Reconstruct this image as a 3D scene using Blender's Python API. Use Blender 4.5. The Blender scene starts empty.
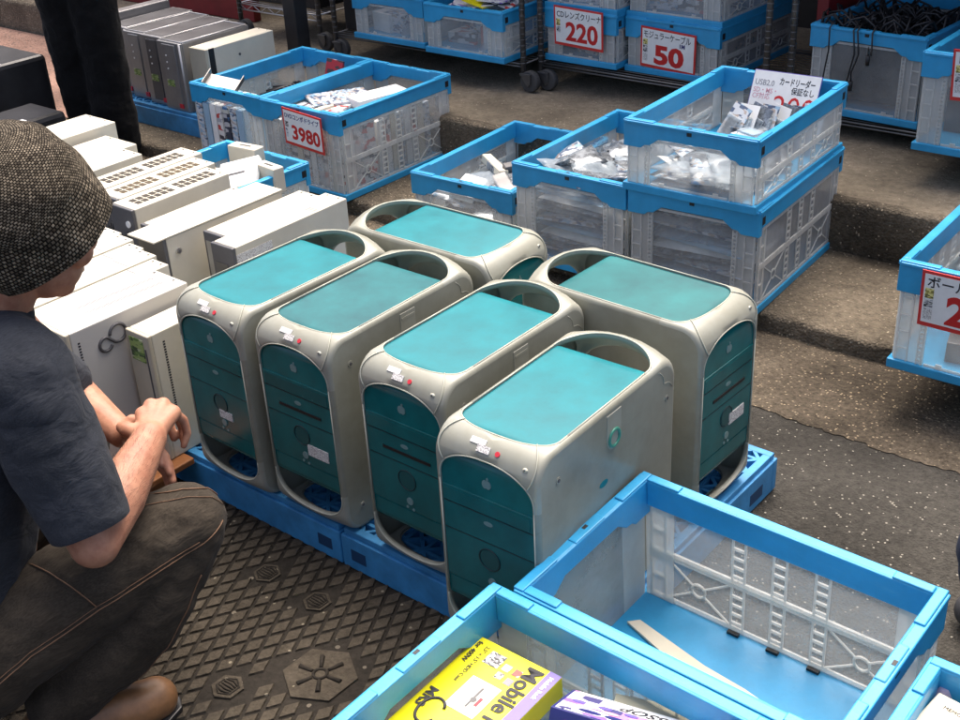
import bpy, bmesh, math, random
from mathutils import Vector, Matrix, Euler
from mathutils.bvhtree import BVHTree
random.seed(11)
R = math.radians
scene = bpy.context.scene
col = scene.collection
V = Vector

# ------------------------------------------------------------------ materials
MATS = {}
def mat(name, c, rough=.5, metal=0, var=.12, vscale=8, bump=0, bscale=60, spec=.5, tint=None, detail=5, scuff=None, sscale=22, samt=.6):
    """principled material whose colour drifts a little (dirt and wear) with optional surface bump"""
    if name in MATS: return MATS[name]
    m = bpy.data.materials.new(name); m.use_nodes = True; MATS[name] = m
    n = m.node_tree.nodes; L = m.node_tree.links; b = n['Principled BSDF']
    b.inputs['Roughness'].default_value = rough; b.inputs['Metallic'].default_value = metal
    b.inputs['Specular IOR Level'].default_value = spec
    tc = n.new('ShaderNodeTexCoord')
    if var > 0:
        nz = n.new('ShaderNodeTexNoise'); nz.inputs['Scale'].default_value = vscale; nz.inputs['Detail'].default_value = detail
        nz.inputs['Roughness'].default_value = .65
        L.new(tc.outputs['Object'], nz.inputs['Vector'])
        rp = n.new('ShaderNodeValToRGB'); rp.color_ramp.elements[0].position = .3; rp.color_ramp.elements[1].position = .72
        d = tint or tuple(x*(1-var*1.6) for x in c); e = tuple(min(1, x*(1+var)) for x in c)
        rp.color_ramp.elements[0].color = (*d, 1); rp.color_ramp.elements[1].color = (*e, 1)
        L.new(nz.outputs['Fac'], rp.inputs['Fac']); L.new(rp.outputs['Color'], b.inputs['Base Color'])
        if scuff:
            mp = n.new('ShaderNodeMapping'); mp.inputs['Scale'].default_value = (1, .35, 1.6); mp.inputs['Rotation'].default_value = (.4, .2, .7); L.new(tc.outputs['Object'], mp.inputs[0])
            sn = n.new('ShaderNodeTexNoise'); sn.inputs['Scale'].default_value = sscale; sn.inputs['Detail'].default_value = 9; sn.inputs['Roughness'].default_value = .8; L.new(mp.outputs[0], sn.inputs['Vector'])
            sr = n.new('ShaderNodeMapRange'); sr.inputs['From Min'].default_value = .58; sr.inputs['From Max'].default_value = .72; sr.inputs['To Max'].default_value = samt; L.new(sn.outputs['Fac'], sr.inputs['Value'])
            sm = n.new('ShaderNodeMix'); sm.data_type = 'RGBA'; sm.inputs[7].default_value = (*scuff, 1)
            L.new(sr.outputs['Result'], sm.inputs[0]); L.new(rp.outputs['Color'], sm.inputs[6]); L.new(sm.outputs[2], b.inputs['Base Color'])
        rr = n.new('ShaderNodeMapRange'); rr.inputs['To Min'].default_value = max(0, rough-.08); rr.inputs['To Max'].default_value = min(1, rough+.12)
        L.new(nz.outputs['Fac'], rr.inputs['Value']); L.new(rr.outputs['Result'], b.inputs['Roughness'])
    else:
        b.inputs['Base Color'].default_value = (*c, 1)
    if bump:
        nb = n.new('ShaderNodeTexNoise'); nb.inputs['Scale'].default_value = bscale; nb.inputs['Detail'].default_value = 4
        L.new(tc.outputs['Object'], nb.inputs['Vector'])
        bp = n.new('ShaderNodeBump'); bp.inputs['Strength'].default_value = bump; bp.inputs['Distance'].default_value = .004
        L.new(nb.outputs['Fac'], bp.inputs['Height']); L.new(bp.outputs['Normal'], b.inputs['Normal'])
    return m

def clear_mat(name, c, fac, edge=.35, rough=.3, smudge=.25, scale=14):
    """see-through plastic: part transparent, part frosted, more frosted at grazing angles and in scuffed patches"""
    m = bpy.data.materials.new(name); m.use_nodes = True; MATS[name] = m
    n = m.node_tree.nodes; L = m.node_tree.links; b = n['Principled BSDF']; out = n['Material Output']
    b.inputs['Base Color'].default_value = (*c, 1); b.inputs['Roughness'].default_value = rough
    tr = n.new('ShaderNodeBsdfTransparent'); tr.inputs['Color'].default_value = (.95, .96, .96, 1)
    tl = n.new('ShaderNodeBsdfTranslucent'); tl.inputs['Color'].default_value = (*c, 1)
    mx0 = n.new('ShaderNodeMixShader'); mx0.inputs[0].default_value = .35
    L.new(b.outputs[0], mx0.inputs[1]); L.new(tl.outputs[0], mx0.inputs[2])
    lw = n.new('ShaderNodeLayerWeight'); lw.inputs['Blend'].default_value = .35
    tc = n.new('ShaderNodeTexCoord'); nz = n.new('ShaderNodeTexNoise'); nz.inputs['Scale'].default_value = scale; nz.inputs['Detail'].default_value = 6
    nz.inputs['Roughness'].default_value = .7
    L.new(tc.outputs['Object'], nz.inputs['Vector'])
    a = n.new('ShaderNodeMath'); a.operation = 'MULTIPLY_ADD'; a.inputs[1].default_value = edge; a.inputs[2].default_value = fac
    L.new(lw.outputs['Facing'], a.inputs[0])
    s = n.new('ShaderNodeMapRange'); s.inputs['From Min'].default_value = .45; s.inputs['From Max'].default_value = .75; s.inputs['To Max'].default_value = smudge
    L.new(nz.outputs['Fac'], s.inputs['Value'])
    a2 = n.new('ShaderNodeMath'); a2.operation = 'ADD'; a2.use_clamp = True
    L.new(a.outputs[0], a2.inputs[0]); L.new(s.outputs['Result'], a2.inputs[1])
    mx = n.new('ShaderNodeMixShader'); L.new(a2.outputs[0], mx.inputs[0]); L.new(tr.outputs[0], mx.inputs[1]); L.new(mx0.outputs[0], mx.inputs[2])
    L.new(mx.outputs[0], out.inputs['Surface'])
    return m

def print_mat(name, base, inks, scale=18, dens=.5, rough=.35):
    """printed card or label: blocks and specks of ink on a base colour"""
    if name in MATS: return MATS[name]
    m = bpy.data.materials.new(name); m.use_nodes = True; MATS[name] = m
    n = m.node_tree.nodes; L = m.node_tree.links; b = n['Principled BSDF']; b.inputs['Roughness'].default_value = rough
    tc = n.new('ShaderNodeTexCoord'); mp = n.new('ShaderNodeMapping'); mp.inputs['Scale'].default_value = (1, 1.7, 2.3)
    L.new(tc.outputs['Object'], mp.inputs['Vector'])
    vo = n.new('ShaderNodeTexVoronoi'); vo.distance = 'CHEBYCHEV'; vo.inputs['Scale'].default_value = scale
    L.new(mp.outputs[0], vo.inputs['Vector'])
    sp = n.new('ShaderNodeSeparateColor'); L.new(vo.outputs['Color'], sp.inputs[0])
    rp = n.new('ShaderNodeValToRGB'); rp.color_ramp.interpolation = 'CONSTANT'
    el = rp.color_ramp.elements; el[0].color = (*base, 1); el[0].position = 0
    el[1].position = 1-dens; el[1].color = (*inks[0], 1)
    for i, k in enumerate(inks[1:]):
        e = el.new(1-dens+dens*(i+1)/len(inks)); e.color = (*k, 1)
    L.new(sp.outputs[0], rp.inputs['Fac']); L.new(rp.outputs['Color'], b.inputs['Base Color'])
    return m

BLUE = mat('blue_plastic', (.028, .325, .61), .36, var=.12, vscale=7, bump=.08, bscale=180, scuff=(.11, .36, .55), sscale=16, samt=.55)
BLUE_PAL = mat('pallet_plastic', (.045, .26, .54), .5, var=.25, vscale=9, bump=.15, bscale=120)
CLEAR = clear_mat('clear_plastic', (.74, .74, .72), .15, edge=.34, smudge=.14, scale=5)
MILK = clear_mat('milky_plastic', (.78, .78, .75), .46, edge=.30, smudge=.14, scale=6)
FROST = clear_mat('frosted_plastic', (.82, .82, .79), .5, edge=.25, smudge=.25, scale=30)
DARK = mat('dark_plastic', (.012, .012, .013), .5, var=.2)
BLACK = mat('black_plastic', (.02, .02, .022), .4, var=.25, vscale=12)
SHELL = mat('translucent_shell', (.285, .29, .24), .33, var=.12, vscale=6, tint=(.21, .21, .165), bump=.06, bscale=40, scuff=(.17, .16, .115), sscale=9, samt=.5)
HANDLE = mat('yellowed_handle', (.315, .325, .285), .3, var=.12, vscale=7, tint=(.27, .265, .205), scuff=(.24, .22, .15), sscale=12, samt=.5)
EDGE = mat('pale_fitting_edge_glint', (.46, .465, .38), .35, var=.08)  # painted highlight on the shell rims; also colours screws and grip seams
TEAL = mat('teal_top_plastic', (.0025, .175, .205), .45, var=.15, vscale=11, bump=.05, bscale=30, tint=(.0025, .135, .16), spec=.3, scuff=(.03, .12, .13), sscale=8, samt=.55)
TEAL_DUSTY = mat('dusty_teal_plastic', (.014, .13, .142), .5, var=.25, vscale=9, tint=(.008, .085, .10), spec=.3, scuff=(.05, .13, .13), sscale=7, samt=.6)
TEAL_DULL = mat('dull_teal_plastic', (.014, .135, .14), .5, var=.25, vscale=7, tint=(.008, .09, .10), spec=.3, scuff=(.04, .12, .12), sscale=7, samt=.6)
TEALF = mat('teal_front_plastic', (.004, .13, .135), .2, var=.18, vscale=10)
TEALG = mat('teal_groove', (.001, .03, .035), .5, var=0)
TEALD = mat('teal_drive_bay', (.006, .095, .10), .22, var=.15)
GREYDOT = mat('grey_emblem', (.16, .27, .27), .3, var=0)
SLOTB = mat('slot_blue', (.008, .05, .13), .6, var=0)
STICK = mat('white_sticker', (.78, .78, .76), .6, var=.06, vscale=60)
REDDOT = mat('red_sticker', (.62, .03, .05), .5, var=0)
INK = mat('black_ink', (.02, .02, .025), .6, var=0)
REDINK = mat('red_ink', (.55, .015, .015), .5, var=0)
GREYINK = mat('grey_ink', (.25, .25, .27), .6, var=0)
PINKINK = mat('pink_ink', (.6, .3, .35), .6, var=0)
BEIGE = mat('beige_case_paint', (.62, .585, .485), .45, var=.09, vscale=4, bump=.04, bscale=300, scuff=(.36, .31, .22), sscale=9, samt=.5)
BEIGE_D = mat('aged_beige_plastic', (.50, .455, .35), .5, var=.1, vscale=5)
GREYPC = mat('grey_case_paint', (.53, .515, .475), .45, var=.05, vscale=3)
SILVER = mat('silver_paint', (.34, .34, .345), .35, metal=.55, var=.1)
GREYDK = mat('dark_grey_panel', (.10, .10, .105), .4, var=.2)
METAL = mat('bright_steel', (.55, .55, .55), .3, metal=.9, var=.15)
METALD = mat('dull_steel', (.16, .16, .16), .4, metal=.7, var=.2)
RUBBER = mat('grey_rubber', (.06, .06, .06), .7, var=.2)
WHITEC = mat('white_card', (.82, .82, .80), .55, var=.04, vscale=20)
REDBORD = mat('red_border', (.62, .035, .03), .4, var=.08)
ORANGE = mat('orange_board', (.30, .11, .03), .6, var=.25, vscale=14, bump=.2, bscale=90)
CARD = mat('beige_cardboard', (.72, .66, .52), .7, var=.06)
CABLE = mat('black_cable', (.013, .013, .014), .45, var=0)
RED = mat('red_panel_paint', (.20, .012, .014), .5, var=.15)
SKIN = mat('skin', (.44, .225, .14), .5, var=.14, vscale=38, tint=(.34, .14, .085), bump=.12, bscale=160)
HAIRM = mat('dark_hair', (.012, .010, .009), .5, var=.2)
YELLOW = mat('yellow_print', (.80, .72, .01), .3, var=.04)
PURPLE = mat('purple_print', (.16, .12, .42), .35, var=.1)
NAVYP = mat('deep_blue_print', (.03, .03, .16), .3, var=.1)
PALEBLUE = mat('pale_blue_plastic', (.35, .52, .66), .35, var=.1)
SILPOUCH = mat('silver_pouch', (.30, .33, .36), .25, metal=.45, var=.45, vscale=30, bump=.35, bscale=35)
CLRPOUCH = clear_mat('clear_pouch', (.60, .68, .74), .26, edge=.4, rough=.15, smudge=.3, scale=40)
PRA = print_mat('printed_white_blue', (.60, .63, .66), [(.30, .45, .58), (.10, .13, .2), (.45, .38, .33)], 55, .5)
PRB = print_mat('printed_white_red', (.74, .73, .71), [(.55, .07, .06), (.06, .06, .08), (.4, .42, .45)], 26, .4)
PRC = print_mat('printed_dark', (.04, .05, .08), [(.5, .5, .52), (.08, .2, .4), (.6, .6, .55)], 30, .45)
PRD = print_mat('printed_purple_white', (.75, .75, .76), [(.25, .14, .5), (.55, .25, .55), (.08, .07, .2)], 22, .5)
PRG = print_mat('spec_label', (.72, .72, .69), [(.25, .22, .22), (.45, .42, .42)], 420, .34, .6)
GREENST = print_mat('green_label', (.30, .40, .12), [(.12, .22, .05), (.45, .5, .3), (.05, .08, .03)], 60, .6, .5)

# ------------------------------------------------------------------ mesh helpers
class MB:
    def __init__(s): s.bm = bmesh.new()
    def box(s, x0, x1, y0, y1, z0, z1, mi=0, M=None):
        vs = [s.bm.verts.new((x, y, z)) for z in (z0, z1) for y in (y0, y1) for x in (x0, x1)]
        for f in ((0, 2, 3, 1), (4, 5, 7, 6), (0, 1, 5, 4), (2, 6, 7, 3), (0, 4, 6, 2), (1, 3, 7, 5)):
            fa = s.bm.faces.new([vs[i] for i in f]); fa.material_index = mi
        if M is not None: bmesh.ops.transform(s.bm, matrix=M, verts=vs)
        return vs
    def prism(s, pts, axis, a, b, mi=0):
        """closed outline (list of 2-d points) drawn out along an axis from a to b"""
        def P(p, t): return {'x': (t, p[0], p[1]), 'y': (p[0], t, p[1]), 'z': (p[0], p[1], t)}[axis]
        A = [s.bm.verts.new(P(p, a)) for p in pts]; B = [s.bm.verts.new(P(p, b)) for p in pts]
        n = len(pts); fs = [s.bm.faces.new(A), s.bm.faces.new(B[::-1])]
        for i in range(n): fs.append(s.bm.faces.new((A[i], B[i], B[(i+1) % n], A[(i+1) % n])))
        for f in fs: f.material_index = mi
        bmesh.ops.recalc_face_normals(s.bm, faces=fs)
        return A+B
    def tube(s, pts, r, seg=8, mi=0, cap=True, closed=False):
        pts = [V(p) for p in pts]; rings = []; n = len(pts)
        rr = r if isinstance(r, (list, tuple)) else [r]*n
        up = None
        for i, p in enumerate(pts):
            if closed: t = pts[(i+1) % n]-pts[i-1]
            else: t = pts[min(i+1, n-1)]-pts[max(i-1, 0)]
            t.normalize()
            if up is None or abs(up.dot(t)) > .98: up = V((0, 0, 1)) if abs(t.z) < .9 else V((1, 0, 0))
            a = t.cross(up).normalized(); b = a.cross(t).normalized(); up = b
            rings.append([s.bm.verts.new(p+(a*math.cos(2*math.pi*k/seg)+b*math.sin(2*math.pi*k/seg))*rr[i]) for k in range(seg)])
        for i in range(n if closed else n-1):
            A, B = rings[i], rings[(i+1) % n]
            for k in range(seg):
                f = s.bm.faces.new((A[k], A[(k+1) % seg], B[(k+1) % seg], B[k])); f.material_index = mi; f.smooth = True
        if cap and not closed:
            for rg in (rings[0][::-1], rings[-1]): s.bm.faces.new(rg).material_index = mi
    def disc(s, c, r, axis, t, seg=20, mi=0, r2=None):
        pts = [(r*math.cos(2*math.pi*k/seg), (r2 or r)*math.sin(2*math.pi*k/seg)) for k in range(seg)]
        c = V(c); vs = s.prism(pts, axis, 0, t, mi); bmesh.ops.translate(s.bm, vec=c, verts=vs)
    def ico(s, c, r, sub=2, mi=0, M=None):
        ret = bmesh.ops.create_icosphere(s.bm, subdivisions=sub, radius=1)
        m = Matrix.Translation(V(c)) @ (M or Matrix()) @ Matrix.Diagonal((*((r, r, r) if isinstance(r, (int, float)) else r), 1))
        bmesh.ops.transform(s.bm, matrix=m, verts=ret['verts'])
        for v in ret['verts']:
            for f in v.link_faces: f.material_index = mi; f.smooth = True
    def mesh(s, name, mats, smooth=False):
        me = bpy.data.meshes.new(name); bmesh.ops.recalc_face_normals(s.bm, faces=s.bm.faces[:]) if smooth == 'fix' else None
        s.bm.to_mesh(me); s.bm.free()
        for m in (mats if isinstance(mats, (list, tuple)) else [mats]): me.materials.append(m)
        if smooth:
            for p in me.polygons: p.use_smooth = True
        return me
    def build(s, name, mats, parent=None, smooth=False, bevel=0):
        return link(name, s.mesh(name, mats, smooth), parent, bevel)

def link(name, me, parent=None, bevel=0):
    o = bpy.data.objects.new(name, me); col.objects.link(o)
    if parent: o.parent = parent
    if bevel:
        b = o.modifiers.new('bevel', 'BEVEL'); b.width = bevel; b.segments = 2; b.limit_method = 'ANGLE'; b.angle_limit = R(40)
        b.harden_normals = False
    return o
def empty(name, loc=(0, 0, 0), rz=0, rx=0, ry=0):
    o = bpy.data.objects.new(name, None); col.objects.link(o); o.empty_display_size = .05
    o.location = loc; o.rotation_euler = (rx, ry, rz); return o
def tag(o, label, cat, group=None, kind=None):
    if label: o['label'] = label
    if cat: o['category'] = cat
    if group: o['group'] = group
    if kind: o['kind'] = kind
    return o
def struct(o): o['kind'] = 'structure'; return o
def place(o, loc, rz=0, rx=0, ry=0):
    o.location = loc; o.rotation_euler = (rx, ry, rz); return o
def copy_tree(o, parent=None):
    c = o.copy(); col.objects.link(c); c.parent = parent
    for ch in list(o.children): copy_tree(ch, c)
    return c
def text(s, size, m, parent, loc, rot=(R(90), 0, 0), name='lettering', bold=0, sx=1, align='LEFT', shear=0):
    cu = bpy.data.curves.new('lettering', 'FONT'); cu.body = s; cu.size = size; cu.extrude = .0003; cu.offset = bold
    cu.align_x = align; cu.align_y = 'CENTER'; cu.shear = shear; cu.resolution_u = 3
    t = bpy.data.objects.new('lettering_source', cu); col.objects.link(t)
    bpy.context.view_layer.update()
    me = bpy.data.meshes.new_from_object(t.evaluated_get(bpy.context.evaluated_depsgraph_get()))
    bpy.data.objects.remove(t)
    me.materials.clear(); me.materials.append(m)
    o = link(name, me, parent); o.location = loc; o.rotation_euler = rot; o.scale = (sx, 1, 1); return o

# ------------------------------------------------------------------ camera, light, world
GZ = -.105                                   # street level; the pallet tops are z = 0
cx, cy, cz, yaw, pit, roll, fpx = 2.088, -1.404, 1.589, -.708, -.503, -.055, 1208.
fw = V((math.sin(yaw)*math.cos(pit), math.cos(yaw)*math.cos(pit), math.sin(pit)))
r0 = V((math.cos(yaw), -math.sin(yaw), 0)); u0 = r0.cross(fw)
rt = r0*math.cos(roll)+u0*math.sin(roll); up = -r0*math.sin(roll)+u0*math.cos(roll)
cam = bpy.data.objects.new('camera', bpy.data.cameras.new('camera')); col.objects.link(cam)
M = Matrix((rt, up, -fw)).transposed().to_4x4(); M.translation = (cx, cy, cz); cam.matrix_world = M
cam.data.sensor_width = 36; cam.data.lens = fpx/960*36; cam.data.clip_end = 200; cam.data.clip_start = .05
scene.camera = cam
SUN_EL, SUN_AZ = R(66), R(-20)                 # azimuth measured from +Y towards +X
sun = bpy.data.objects.new('sun', bpy.data.lights.new('sun', 'SUN')); col.objects.link(sun)
sun.data.energy = 1.25; sun.data.angle = R(60); sun.data.color = (1, .93, .82)
d = V((math.sin(SUN_AZ)*math.cos(SUN_EL), math.cos(SUN_AZ)*math.cos(SUN_EL), math.sin(SUN_EL)))
sun.rotation_euler = d.to_track_quat('Z', 'Y').to_euler()
w = bpy.data.worlds.new('World'); scene.world = w; w.use_nodes = True
sky = w.node_tree.nodes.new('ShaderNodeTexSky'); sky.sky_type = 'NISHITA'; sky.sun_disc = False
sky.sun_elevation = SUN_EL; sky.sun_rotation = SUN_AZ; sky.dust_density = 7; sky.air_density = .55; sky.ozone_density = .3
w.node_tree.links.new(sky.outputs[0], w.node_tree.nodes['Background'].inputs[0])
w.node_tree.nodes['Background'].inputs[1].default_value = .15
vs = scene.view_settings; vs.view_transform = 'Standard'; vs.look = 'None'; vs.gamma = 1; vs.exposure = 1.28; vs.use_curve_mapping = False
scene.cycles.max_bounces = 12; scene.cycles.diffuse_bounces = 7; scene.cycles.transparent_max_bounces = 24; scene.cycles.use_denoising = True

# ------------------------------------------------------------------ ground and steps
def ground_mat(name, c1, c2, fleck, scale, fl=.02, bump=.6, fl_scale=90, grime=(.5, .5)):
    m = bpy.data.materials.new(name); m.use_nodes = True
    n = m.node_tree.nodes; L = m.node_tree.links; b = n['Principled BSDF']; b.inputs['Roughness'].default_value = .85
    b.inputs['Specular IOR Level'].default_value = .15
    tc = n.new('ShaderNodeTexCoord')
    nz = n.new('ShaderNodeTexNoise'); nz.inputs['Scale'].default_value = scale; nz.inputs['Detail'].default_value = 8; nz.inputs['Roughness'].default_value = .75
    big = n.new('ShaderNodeTexNoise'); big.inputs['Scale'].default_value = 2.2; big.inputs['Detail'].default_value = 5
    vo = n.new('ShaderNodeTexVoronoi'); vo.inputs['Scale'].default_value = fl_scale
    for t in (nz, big, vo): L.new(tc.outputs['Object'], t.inputs['Vector'])
    rp = n.new('ShaderNodeValToRGB'); rp.color_ramp.elements[0].position = .35; rp.color_ramp.elements[1].position = .68
    rp.color_ramp.elements[0].color = (*c1, 1); rp.color_ramp.elements[1].color = (*c2, 1)
    L.new(nz.outputs['Fac'], rp.inputs['Fac'])
    mxb = n.new('ShaderNodeMix'); mxb.data_type = 'RGBA'; mxb.blend_type = 'MULTIPLY'
    mr = n.new('ShaderNodeMapRange'); mr.inputs['From Min'].default_value = .35; mr.inputs['From Max'].default_value = .7
    mr.inputs['To Min'].default_value = grime[0]; mr.inputs['To Max'].default_value = 1.15
    L.new(big.outputs['Fac'], mr.inputs['Value']); mxb.inputs[0].default_value = 1
    L.new(rp.outputs['Color'], mxb.inputs[6]); L.new(mr.outputs['Result'], mxb.inputs[7])
    sp = n.new('ShaderNodeSeparateColor'); L.new(vo.outputs['Color'], sp.inputs[0])
    gt = n.new('ShaderNodeMath'); gt.operation = 'GREATER_THAN'; gt.inputs[1].default_value = 1-fl; L.new(sp.outputs[0], gt.inputs[0])
    ls = n.new('ShaderNodeMath'); ls.operation = 'LESS_THAN'; ls.inputs[1].default_value = .38; L.new(vo.outputs['Distance'], ls.inputs[0])
    mu = n.new('ShaderNodeMath'); mu.operation = 'MULTIPLY'; L.new(gt.outputs[0], mu.inputs[0]); L.new(ls.outputs[0], mu.inputs[1])
    mx = n.new('ShaderNodeMix'); mx.data_type = 'RGBA'; mx.inputs[7].default_value = (*fleck, 1)
    L.new(mu.outputs[0], mx.inputs[0]); L.new(mxb.outputs[2], mx.inputs[6]); L.new(mx.outputs[2], b.inputs['Base Color'])
    bp = n.new('ShaderNodeBump'); bp.inputs['Strength'].default_value = bump; bp.inputs['Distance'].default_value = .006
    ad = n.new('ShaderNodeMath'); ad.operation = 'ADD'; L.new(nz.outputs['Fac'], ad.inputs[0]); L.new(vo.outputs['Distance'], ad.inputs[1])
    L.new(ad.outputs[0], bp.inputs['Height']); L.new(bp.outputs['Normal'], b.inputs['Normal'])
    return m
ASPH = ground_mat('asphalt', (.042, .040, .035), (.092, .086, .075), (.34, .32, .27), 60, .045, .8, 150)
CONC = ground_mat('gutter_concrete', (.075, .061, .045), (.25, .205, .15), (.33, .265, .18), 75, .16, 1.0, 120, (.35, .5))
STEPM = ground_mat('kerb_concrete', (.13, .108, .078), (.30, .25, .185), (.40, .34, .25), 60, .07, .9, 120, (.35, .5))
STEPT = ground_mat('step_concrete', (.18, .15, .11), (.32, .27, .20), (.40, .34, .25), 40, .03, .5, 120)
PINKG = ground_mat('pink_granite', (.22, .12, .09), (.42, .28, .22), (.10, .08, .07), 60, .2, .3, 60)
IRON = ground_mat('cast_iron_pads', (.052, .043, .031), (.090, .075, .056), (.24, .21, .15), 45, .02, .5, 110, (.62, .5))
IRONG = ground_mat('cast_iron_grooves', (.022, .019, .015), (.040, .034, .027), (.15, .13, .1), 60, .02, .4, 70)

def zroad(y): return GZ if y < .92 else GZ-(y-.92)*.085
def sheet(name, xs, ys, zf, m, wob=0):
    bm = bmesh.new(); g = []
    for i, y in enumerate(ys):
        row = []
        for x in xs:
            yy = y+(wob*(math.sin(x*9)+.6*math.sin(x*23+1)+.5*math.sin(x*51)+random.uniform(-1.6, 1.6)) if (i == 0 and wob) else 0)
            row.append(bm.verts.new((x, yy, zf(yy))))
        g.append(row)
    for i in range(len(ys)-1):
        for j in range(len(xs)-1): bm.faces.new((g[i][j], g[i][j+1], g[i+1][j+1], g[i+1][j]))
    me = bpy.data.meshes.new(name); bm.to_mesh(me); bm.free(); me.materials.append(m)
    return struct(link(name, me))
sheet('road', [-20, 20], [-20, .92, 1.25, 1.7], zroad, ASPH)
sheet('gutter', [-8+i*.012 for i in range(1334)], [1.17, 1.3, 1.5, 1.7], lambda y: zroad(y)+.0025, CONC, .004)
def rough_box(name, x0, x1, y0, y1, z0, z1, m, amp=.006, seg=.05, mtop=None):
    """kerb stone with a worn edge: front and top faces finely divided and displaced"""
    bm = bmesh.new(); nx = int((x1-x0)/seg)
    prof = [(y0+.004, z0)]+[(y0+.001, z0+(z1-z0)*k/4) for k in range(1, 4)]+[(y0+.002, z1-.016), (y0+.006, z1-.006), (y0+.016, z1-.001), (y0+.04, z1)]
    prof += [(y0+.04+(y1-y0-.04)*k/5, z1) for k in range(1, 6)]
    rnd = random.Random(5); g = []
    for i in range(nx+1):
        x = x0+(x1-x0)*i/nx; row = []
        e = amp*(math.sin(x*7)+math.sin(x*17+2)+rnd.uniform(-1, 1))*.5
        for k, (y, z) in enumerate(prof):
            j = rnd.uniform(-1, 1)*amp*.3
            f = 1 if 4 <= k <= 7 else .3
            row.append(bm.verts.new((x, y+(e*f if k < 8 else 0)+j*f, z+(j-.3*abs(e))*f*(k > 0))))
        g.append(row)
    for i in range(nx):
        for k in range(len(prof)-1):
            f = bm.faces.new((g[i][k], g[i+1][k], g[i+1][k+1], g[i][k+1])); f.smooth = True
            f.material_index = 1 if (mtop and k >= 7) else 0
    me = bpy.data.meshes.new(name); bm.to_mesh(me); bm.free(); me.materials.append(m)
    if mtop: me.materials.append(mtop)
    return struct(link(name, me))
rough_box('kerb', -8, 8, 1.655, 2.26, -.26, -.106, STEPM, .012, .03)
rough_box('pavement', -3.35, 9, 2.2, 7, -.12, .08, STEPM, .008, .03, STEPT)
rough_box('pavement_end', -9, -3.353, 2.62, 7, -.12, .08, STEPM, .008, .03, STEPT)
sheet('granite_paving', [-9, -3.36], [1.69, 2.61], lambda y: -.101, PINKG)
sheet('granite_edge', [-3.36, -3.0], [1.69, 2.195], lambda y: -.1012, PINKG)
# cast iron plate with rhombic pads between two families of grooves
cov = empty('utility_cover', (0, 0, GZ))
tag(cov, 'brown cast iron street cover with rhombic tread pads in front of the blue pallets', 'utility cover')
b = MB(); b.box(-1.3, 1.06, -1.5, .06, -.03, .004); b.build('base_plate', IRONG, cov)
HEX = [((.645, -.258), .078), ((.521, -.391), .034), ((.48, -.106), .032), ((.319, -.104), .032)]
e1 = V((math.cos(R(58)), math.sin(R(58)))); e2 = V((math.cos(R(116)), math.sin(R(116)))); pit_ = .0405
b = MB()
for i in range(-60, 70):
    for j in range(-60, 70):
        c = V((.52, -.14))+e1*pit_*i+e2*pit_*j
        if not (-1.26 < c.x < 1.03 and -1.46 < c.y < .03): continue
        if any((c-V(h)).length < r+.020 for h, r in HEX): continue
        top = [c+e1*(sx*.0145)+e2*(sy*.0145) for sx, sy in ((-1, -1), (1, -1), (1, 1), (-1, 1))]
        bot = [c+e1*(sx*.0162)+e2*(sy*.0162) for sx, sy in ((-1, -1), (1, -1), (1, 1), (-1, 1))]
        T = [b.bm.verts.new((*p, .0085)) for p in top]; B = [b.bm.verts.new((*p, .003)) for p in bot]
        b.bm.faces.new(T)
        for k in range(4): b.bm.faces.new((B[k], B[(k+1) % 4], T[(k+1) % 4], T[k]))
b.build('tread_pads', IRON, cov)
for (h, r) in HEX:
    b = MB()
    b.prism([(h[0]+r*math.cos(R(60*k+28)), h[1]+r*math.sin(R(60*k+28))) for k in range(6)], 'z', .003, .0085)
    em = b.build('emblem_plate', IRON, cov)
    b = MB()
    if r > .05:                                            # six-rayed sun with a ring
        for k in range(6):
            a = R(60*k+10); u = V((math.cos(a), math.sin(a)))
            b.tube([(h[0]+u.x*q, h[1]+u.y*q, .0088) for q in (.018, .03, .05)], [.004, .0045, .0055], 6)
        b.tube([(h[0]+.014*math.cos(R(30*k)), h[1]+.014*math.sin(R(30*k)), .0088) for k in range(12)], .0035, 6, closed=True)
    else:
        for k in range(5):
            q = -.016+.008*k; b.tube([(h[0]-.017, h[1]+q*.8, .0086), (h[0], h[1]+q, .0092), (h[0]+.017, h[1]+q*.7, .0086)], .0022, 5)
        b.tube([(h[0]+.024*math.cos(R(60*k+28)), h[1]+.024*math.sin(R(60*k+28)), .0086) for k in range(6)], .002, 5, closed=True)
    b.build('emblem', IRONG, em)

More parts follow.
